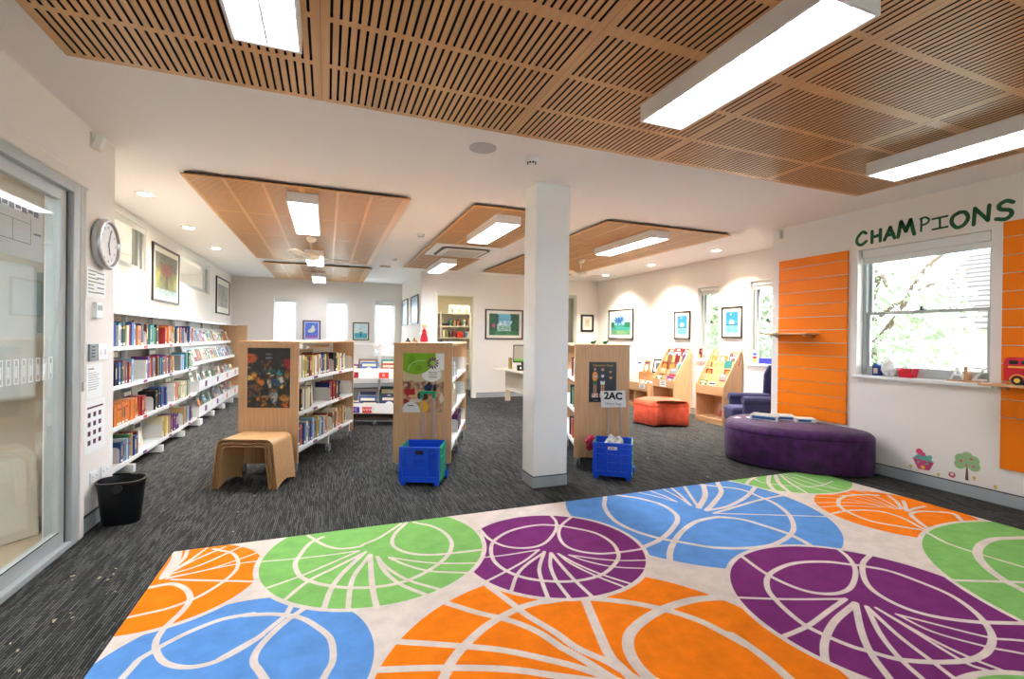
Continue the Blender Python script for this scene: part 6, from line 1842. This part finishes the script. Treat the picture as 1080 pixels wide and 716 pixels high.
for (c, x, z, sx, sz, r) in wy:
    letter(LT[c], (x + .015) * .90, z + .004, sx * .80, sz * .96, r * 1.12, .03)

# ------------------------------------------------------------------ wall decals near the skirting
def decal(name, label, y, z, shapes, kind='decal'):
    g = thing(name, label, kind, (5.1797, y, z), -R90)
    for k, (nm, poly, c) in enumerate(shapes):
        b = MB(); b.face([b.pts([(p[0], -.0006 - .0004 * k, p[1]) for p in poly]) + i for i in range(len(poly))])
        b.build(nm, mat('decal_%d_%d_%d' % c, c, .6), g)
def disc(cx, cz, r, n=14, sy=1.0): return [(cx + r * math.cos(2 * PI * i / n), cz + r * sy * math.sin(2 * PI * i / n)) for i in range(n)]
decal('wall_sticker', 'wall sticker of a pink house with teal roof near the skirting', 2.72, .14, [('house', [(-.04, 0), (.05, .005), (.085, .085), (-.085, .095)], (196, 58, 108)), ('roof', [(-.085, .095), (.085, .085), (.03, .14), (-.04, .14)], (98, 168, 158)), ('door', disc(0, .025, .017), (240, 190, 60)),
      ('flower', disc(-.03, .165, .028, 10), (206, 60, 110)), ('flower', disc(.0, .145, .02, 10), (206, 60, 110)), ('bird', disc(.055, .13, .018), (98, 168, 158)), ('window', disc(-.035, .065, .012), (98, 168, 158)), ('window', disc(.035, .065, .012), (98, 168, 158))], 'wall sticker')
tree_s = [('trunk', [(-.012, 0), (.012, 0), (.006, .11), (-.006, .11)], (104, 72, 62))] + [('crown', disc(x, z, .042), (150, 186, 130)) for x, z in ((-.05, .13), (.05, .13), (-.045, .18), (.045, .18), (0, .205), (0, .15))] + [('fruit', disc(x, z, .012), (206, 110, 130)) for x, z in ((-.04, .16), (.03, .19), (.045, .13), (0, .13))]
decal('wall_sticker', 'wall sticker of a round green tree near the skirting', 2.395, .135, tree_s, 'wall sticker')
decal('wall_sticker', 'pink owl wall sticker beside the green tree sticker', 2.50, .125, [('owl', disc(0, .03, .026), (196, 90, 120)), ('face', disc(0, .035, .012), (236, 226, 200))], 'wall sticker')
for y, z, lb_ in ((2.345, .15, 'yellow bird wall sticker at the foot of the green tree sticker'), (2.82, .13, 'tiny yellow flower wall sticker left of the pink house sticker'), (2.60, .11, 'tiny yellow flower wall sticker between house and tree stickers'), (2.205, .115, 'tiny yellow flower wall sticker below the right orange panel')):
    decal('wall_sticker', lb_, y, z, [('blossom', disc(0, .02, .014), (222, 190, 96)), ('stem', [(-.002, -.005), (.002, -.005), (.002, .01), (-.002, .01)], (150, 150, 100))], 'wall sticker')

# ------------------------------------------------------------------ circulation desk and computer
g = thing('circulation_desk', 'long pale desk along the far wall, mostly hidden by the pillar', 'desk', (3.65, 7.8, 0))
DK = mat('desk_laminate', (222, 208, 186), .5)
MB().box(-.40, .40, -1.5, 1.6, .675, .705).build('desktop', DK, g, bevel=.003)
MB().box(-.14, -.118, -1.3, 1.55, .24, .674).build('modesty_panel', DK, g)
for yy in (-1.4, 1.55): MB().box(-.14, .38 if yy < 0 else -.03, yy, yy + .025, 0, .674).build('end_leg', DK, g)
g = thing('computer_monitor', 'black computer monitor on the pale desk beside the pillar', 'monitor', (3.60, 8.65, .7065), -.35)
MB().box(-.19, .19, -.02, .015, .13, .48).build('bezel', BLACK, g, bevel=.006)
MB().box(-.17, .17, -.0215, -.0205, .155, .46).build('screen', mat('screen', (150, 140, 120), .2, emit=(150, 140, 124), estr=.15), g)
MB().box(-.17, .17, -.0225, -.0216, .155, .20).build('screen_green_bar', mat('screen_green', (96, 160, 60), .3, emit=(96, 160, 60), estr=.12), g)
MB().box(-.03, .03, -.01, .01, .01, .13).box(-.11, .11, -.09, .09, 0, .012).build('stand', BLACK, g)
g = thing('card_scanner', 'black box device standing before the computer monitor', 'device', (3.46, 8.33, .7065), -.3)
MB().box(-.10, .12, -.07, .07, 0, .10).build('device_body', BLACK, g, bevel=.006)
MB().box(-.05, -.02, -.0715, -.0705, .03, .07).build('label', PAPER, g)
tag(MB().box(-.03, .03, -.03, .03, 0, .22).build('pamphlet_stand', mat('brass_holder', (168, 140, 80), .4), loc=(3.42, 8.86, .7065)), 'brown leaflet holder on the desk left of the monitor', 'holder')

# ------------------------------------------------------------------ picture book trolley at the back
TB = math.radians(20.5)
g = thing('book_trolley', 'white steel picture book trolley between the first two bookshelves, far back', 'book trolley', (.74, 7.45, 0), -TB)
MB().box(-.78, .78, -.015, .015, 1.19, 1.215).build('top_rail', STEEL_G, g)
for xx in (-.77, 0, .77):
    MB().box(xx - .018, xx + .018, .0155, .045, .06, 1.215).build('post', STEEL_G, g)
b = MB(); b.prism_axis([(-.12, 1.188), (.12, 1.188), (.02, 1.08), (-.02, 1.08)], .002, .014, 'y'); b.build('gusset', STEEL_G, g)
for z in (.70, .19):
    for xa, xb in ((-.77, -.003), (.003, .77)):
        b = MB(); b.box(xa, xb, -.26, -.255, z, z + .15).box(xa, xb, -.255, .0, z, z + .006).box(xa, xa + .004, -.255, 0, z + .006, z + .15).box(xb - .004, xb, -.255, 0, z + .006, z + .15)
        b.build('trough', STEEL, g)
for (xx, z, c, s, tc) in ((-.30, .745, (150, 24, 40), 'Y', PAPER), (.14, .745, (214, 56, 44), 'K', PAPER), (-.28, .235, (70, 30, 150), 'VZ', PAPER), (-.10, .235, (214, 56, 44), 'WXW', PAPER)):
    b = MB(); b.box(xx - .07, xx + .07, -.263, -.2605, z - .035, z + .05); t = b.build('trough_label', mat('label_%d_%d' % (c[0], c[2]), c, .5), g)
    text('label_letters', s, .06, tc, t, (xx, -.2645, z + .008))
b = MB(); b.box(-.76, .76, -.22, .20, .085, .17); b.build('base_tray', mat('dark_base', (60, 50, 42), .7), g)
for xx in (-.72, 0, .72):
    b = MB(); b.box(xx - .012, xx + .012, -.2, -.17, .03, .084); c = b.build('castor', CHROME, g)
    b = MB(); b.cyl((xx - .01, -.19, .035), (xx + .01, -.19, .035), .034, n=16); b.build('wheel', RUBBER, c)
rz = -TB
def bt(a, c): return (.74 + a * math.cos(TB) + c * math.sin(TB), 7.45 - a * math.sin(TB) + c * math.cos(TB))
for (a, c, z, w, h, col, lb_) in ((-.33, -.20, .708, .12, .20, 'purple', 'purple picture book at the left end of the back trolley, upper trough'), (-.10, -.22, .708, .25, .24, 'blue', 'large pale blue picture book in the upper trough of the back trolley'), (-.15, -.12, .708, .28, .28, 'brown', 'brown picture book behind the blue one, upper trough of the back trolley'),
                                   (.20, -.20, .708, .25, .22, 'red', 'red picture book in the upper trough of the back trolley'), (.18, -.12, .708, .26, .28, 'teal', 'teal picture book behind the red one, upper trough of the back trolley'),
                                   (-.12, -.20, .198, .26, .24, 'blue', 'blue picture book in the lower trough of the back trolley, left half'), (-.08, -.235, .198, .24, .17, 'black', 'black picture book at the front of the lower trough, back trolley'), (.20, -.20, .198, .26, .25, 'navy', 'navy picture book in the lower trough of the back trolley, right half'), (-.30, -.20, .198, .12, .17, 'cream', 'cream picture book at the left end of the lower trough, back trolley'),
                                   (-.16, -.08, .198, .3, .34, 'grey', 'grey picture book at the back of the lower trough, left half'), (.16, -.08, .198, .3, .38, 'dark green', 'dark green picture book at the back of the lower trough, right half')):
    p = bt(a, c); face_book(p[0], p[1], z, rz, w, h, col, lb_, None, .22 if c < -.1 else .3, .02)

# ------------------------------------------------------------------ on top of the bookshelves
def top_pos(U, a, c): 
    q = at(U, a, c); return (q[0], q[1], 1.266)
g = thing('doll', 'blonde doll in a red dress standing on the flower poster bookshelf', 'doll', top_pos(U2, -.40, .75), -.3)
MB().lathe([(.045, 0), (.04, .05), (.025, .10), (.022, .13), (.012, .145), (0, .146)], n=16).build('dress', mat('doll_red', (184, 22, 44), .6), g, smooth=True)
MB().sphere((0, 0, .168), .024, 12).build('head', mat('doll_skin', (226, 186, 156), .6), g, smooth=True)
MB().sphere((0, .006, .176), .028, 12, 0, (1, 1, .9)).build('hair', mat('doll_blonde', (214, 178, 104), .7), g, smooth=True)
for s in (-1, 1): MB().cyl((s * .02, 0, .13), (s * .055, -.02, .09), .007, .006, 8).build('arm', mat('doll_skin', (226, 186, 156), .6), g)
for a, c, s, m_, lb_ in ((-.53, .5, .03, INK, 'small black ornament at the left front on the flower poster bookshelf'), (-.48, .62, .035, mat('bronze_orn', (120, 92, 40), .5), 'small bronze ornament beside the doll on the flower poster bookshelf'), (-.22, .85, .028, INK, 'flat black object right of the doll on the flower poster bookshelf')):
    p = top_pos(U2, a, c)
    b = MB(); b.lathe([(s, 0), (s * .9, s * .4), (s * .4, s * .8), (s * .45, s * 1.2), (0, s * 1.5)], n=14)
    tag(b.build('ornament', m_, loc=p, smooth=True), lb_, 'ornament')
for a, lb_ in ((-.33, 'small green frog ornament on the bookshelf right of the pillar, left one'), (-.20, 'small green frog ornament on the bookshelf right of the pillar, right one')):
    p = top_pos(U3, a, .25)
    g = thing('ornament', lb_, 'ornament', p, -.4)
    MB().sphere((0, 0, .018), .022, 12, 0, (1.3, .9, .8)).build('body', mat('frog_green', (34, 110, 48), .5), g, smooth=True)
    MB().sphere((.025, 0, .034), .011, 10).build('head', mat('frog_green', (34, 110, 48), .5), g, smooth=True)

# ------------------------------------------------------------------ store room shelves behind the cream doorway
g = thing('store_shelving', 'white store room shelving seen through the cream doorway', 'bookshelf', (2.98, 11.65, 0))
CW = mat('store_white', (240, 234, 214), .5)
for xx in (-.70, -.375, .375, .70):
    MB().box(xx - .02, xx + .02, -.15, .15, 0, 1.93).build('upright', CW, g)
for z in (.3, .66, 1.0, 1.31, 1.6, 1.92):
    for xa, xb in ((-.68, -.395), (-.355, .355), (.395, .68)):
        MB().box(xa, xb, -.15, .15, z - .02, z).build('shelf', CW, g)
MB().box(-.70, .70, .151, .16, 0, 1.93).build('back_panel', CW, g)
for k in range(3):
    x = 2.98 + (-.09 + k * .19)
    gg = thing('plaster_arch', 'white gothic arch ornament on the store shelves, %s of three' % ('left', 'middle', 'right')[k], 'ornament', (x, 11.60, 1.921), 0)
    b = MB()
    outer = [(-.085, 0), (-.085, .13), (-.05, .20), (.05, .20), (.085, .13), (.085, 0)]
    inn = [(-.045, .0), (-.045, .08), (0, .15), (.045, .08), (.045, .0)]
    b.prism_axis([(-.085, 0), (-.085, .17), (-.06, .205), (0, .21), (0, .15), (-.045, .08), (-.045, 0)], -.03, .03, 'y')
    b.prism_axis([(.045, 0), (.045, .08), (0, .15), (0, .21), (.06, .205), (.085, .17), (.085, 0)], -.03, .03, 'y')
    b.build('arch', WHITE, gg)
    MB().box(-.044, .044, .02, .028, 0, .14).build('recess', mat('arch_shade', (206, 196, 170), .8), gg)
sc = [('brown', -.28), ('grey', -.22), ('tan', -.13), ('dark green', -.02), ('brown', .05), ('white', .11), ('green', .16), ('brown', .22), ('dark red', .28)]
rnd = random.Random(4)
bs = 0
for z, zn, seq in ((1.601, 'upper', [(-.16, 'teal'), (-.05, 'tan'), (.03, 'brown'), (.09, 'dark red'), (.15, 'green'), (.20, 'white'), (.27, 'brown')]), (1.311, 'lower', [(-.32, 'cream'), (-.25, 'green'), (-.15, 'brown'), (-.06, 'dark red'), (.26, 'pale blue'), (.31, 'white')])):
    for (xx, c) in seq:
        bs += 1
        T = frame_M(2.98 + xx, 11.52, -R90) @ Matrix.Translation((0, 0, z))
        place_book(c, bs, T, .05, rnd.uniform(.14, .2), .16, '%s book on the %s shelf of the store room shelving, %s' % (c, zn, ['far left', 'left part', 'left of centre', 'centre', 'right of centre', 'right part', 'far right'][min(6, int((xx + .36) / .104))]), 'store room books')
for (xx, z, w, h, c, lb_) in ((.12, 1.311, .16, .15, (206, 44, 24), 'bright red toy lump on the lower store room shelf'), (-.20, 1.601, .32, .06, (24, 24, 28), 'flat black folder on the upper store room shelf'), (-.02, 1.001, .5, .10, (30, 28, 28), 'black equipment on the third store room shelf'), (-.54, 1.311, .16, .10, (226, 130, 40), 'orange toy on the left bay store shelf'), (-.54, 1.001, .18, .2, (196, 90, 40), 'orange brown box on the lowest seen left bay store shelf'),
                              (-.55, 1.601, .14, .22, (150, 60, 50), 'dark red box on the upper left bay store shelf'), (.52, 1.601, .16, .2, (50, 66, 160), 'blue box on the upper right bay store shelf'), (.52, 1.311, .12, .15, (206, 40, 30), 'red box on the right bay store shelf')):
    b = MB(); b.box(-w / 2, w / 2, -.07, .07, 0, h * .8); b.box(-w / 2 * .8, w / 2 * .8, -.05, .05, h * .8, h)
    tag(b.build('stored_item', mat('item_%d_%d_%d' % c, c, .6), loc=(2.98 + xx, 11.60, z), bevel=.012), lb_, 'stored item')

# ------------------------------------------------------------------ outdoors
gm = mat('pale_bounce_ground', (206, 204, 196), .95, vary=.1, vscale=3)  # ground made pale as a reflector, bouncing daylight up to the ceiling
structure(MB().box(-30, 40, -30, 45, -.5, -.3).build('ground_outside', gm))
def tree(label, x, y, s, seed, n=2600, z=2.6, squash=1.0):
    rnd = random.Random(seed)
    g = thing('garden_tree', label, 'tree', (x, y, -.3))
    b = MB()
    P = catmull([(0, 0, 0), (.1, .1, 1.2), (-.05, .2, 2.2), (.2, -.1, 3.6)], 5)
    for i in range(len(P) - 1): b.cyl(P[i], P[i + 1], .13 * (1 - i / len(P) * .6), .13 * (1 - (i + 1) / len(P) * .6), 10)
    for k in range(7):
        a = rnd.uniform(0, 2 * PI); z0 = rnd.uniform(1.2, 2.8)
        Q = catmull([(0, .1, z0), (math.cos(a) * s * .4, math.sin(a) * s * .4, z0 + .5), (math.cos(a) * s * .9, math.sin(a) * s * .9, z0 + rnd.uniform(.2, 1.2))], 4)
        for i in range(len(Q) - 1): b.cyl(Q[i], Q[i + 1], .05 * (1 - i / len(Q) * .7), .05 * (1 - (i + 1) / len(Q) * .7), 7)
    if seed == 3:
        Q = catmull([(0, .05, 1.55), (-.05, -.35, 2.05), (-.1, -.75, 2.75), (-.1, -1.3, 3.2)], 6)
        for i in range(len(Q) - 1): b.cyl(Q[i], Q[i + 1], .055 * (1 - i / len(Q) * .5), .055 * (1 - (i + 1) / len(Q) * .5), 8)
    b.build('trunk', mat('bark', (112, 94, 84), .9), g)
    b = MB()
    for k in range(n):
        a = rnd.uniform(0, 2 * PI); t = math.acos(rnd.uniform(-1, 1)); r = s * rnd.uniform(.35, 1) ** .6
        c = Vector((r * math.sin(t) * math.cos(a), r * math.sin(t) * math.sin(a), z + squash * r * math.cos(t)))
        d = Vector((rnd.uniform(-1, 1), rnd.uniform(-1, 1), rnd.uniform(-1, 1))).normalized(); e = d.orthogonal().normalized(); q = d.cross(e)
        l, w = rnd.uniform(.05, .10), rnd.uniform(.025, .045)
        b.face([b.pts([c + e * l, c + q * w, c - e * l, c - q * w]) + i for i in range(4)], k % 2)
    b.build('foliage', [mat('leaf_light', (214, 221, 204), .7), mat('leaf_mid', (180, 194, 162), .7)], g)
tree('leafy garden tree outside the big window, at its left', 8.8, 5.35, 1.3, 3, 3400, 2.0)
tree('leafy garden tree outside the two tall right windows', 9.0, 7.9, 1.3, 5, 4600, 2.1)
tree('second leafy garden tree outside the tall right windows', 9.7, 10.9, 1.4, 8, 3600, 2.1)
tree('low garden shrub outside the big window, below the roof', 9.0, 3.0, .85, 11, 2600, 1.0, .8)
g = thing('neighbour_house', 'neighbouring house with a pale tiled roof outside the big window', 'house', (12.6, 4.4, -.3))
MB().box(0, 5, -2.2, 2.2, 0, 2.0).build('wall', mat('house_brick', (206, 190, 170), .9), g)
b = MB(); RT = mat('roof_tile', (78, 70, 68), .85)
for k in range(16):
    x0 = -.4 + k * .19; z0 = 1.9 + k * .125
    b.prism_axis([(x0, z0), (x0 + .24, z0 + .125), (x0 + .24, z0 + .155), (x0, z0 + .04)], -2.6, 2.6, 'y')
b.build('roof', RT, g)
g = thing('neighbour_house', 'pale house wall far outside the high left windows', 'house', (-16, 9, -.3))
MB().box(-3, 0, -6, 6, 0, 3).build('wall', mat('house_brick', (206, 190, 170), .9), g)
b = MB(); b.prism_axis([(-6.3, 3), (6.3, 3), (0, 5)], -3.2, .2, 'x'); b.build('roof', RT, g)

# ------------------------------------------------------------------ sky light and exposure
w = bpy.data.worlds.new('sky'); SC.world = w; w.use_nodes = True
bg = w.node_tree.nodes['Background']
bg.inputs['Color'].default_value = (.80, .90, 1.0, 1)
bg.inputs['Strength'].default_value = 7.0
sd = bpy.data.lights.new('sun', 'SUN'); sd.energy = 5.0; sd.angle = math.radians(3); sd.color = (1, .96, .9)
so = bpy.data.objects.new('sun', sd); COL.objects.link(so); so.rotation_euler = (math.radians(40), 0, math.radians(200))
SC.view_settings.view_transform = 'Standard'
SC.view_settings.look = 'None'
SC.view_settings.exposure = 1.12
SC.view_settings.gamma = 1.0
SC.view_settings.use_curve_mapping = False
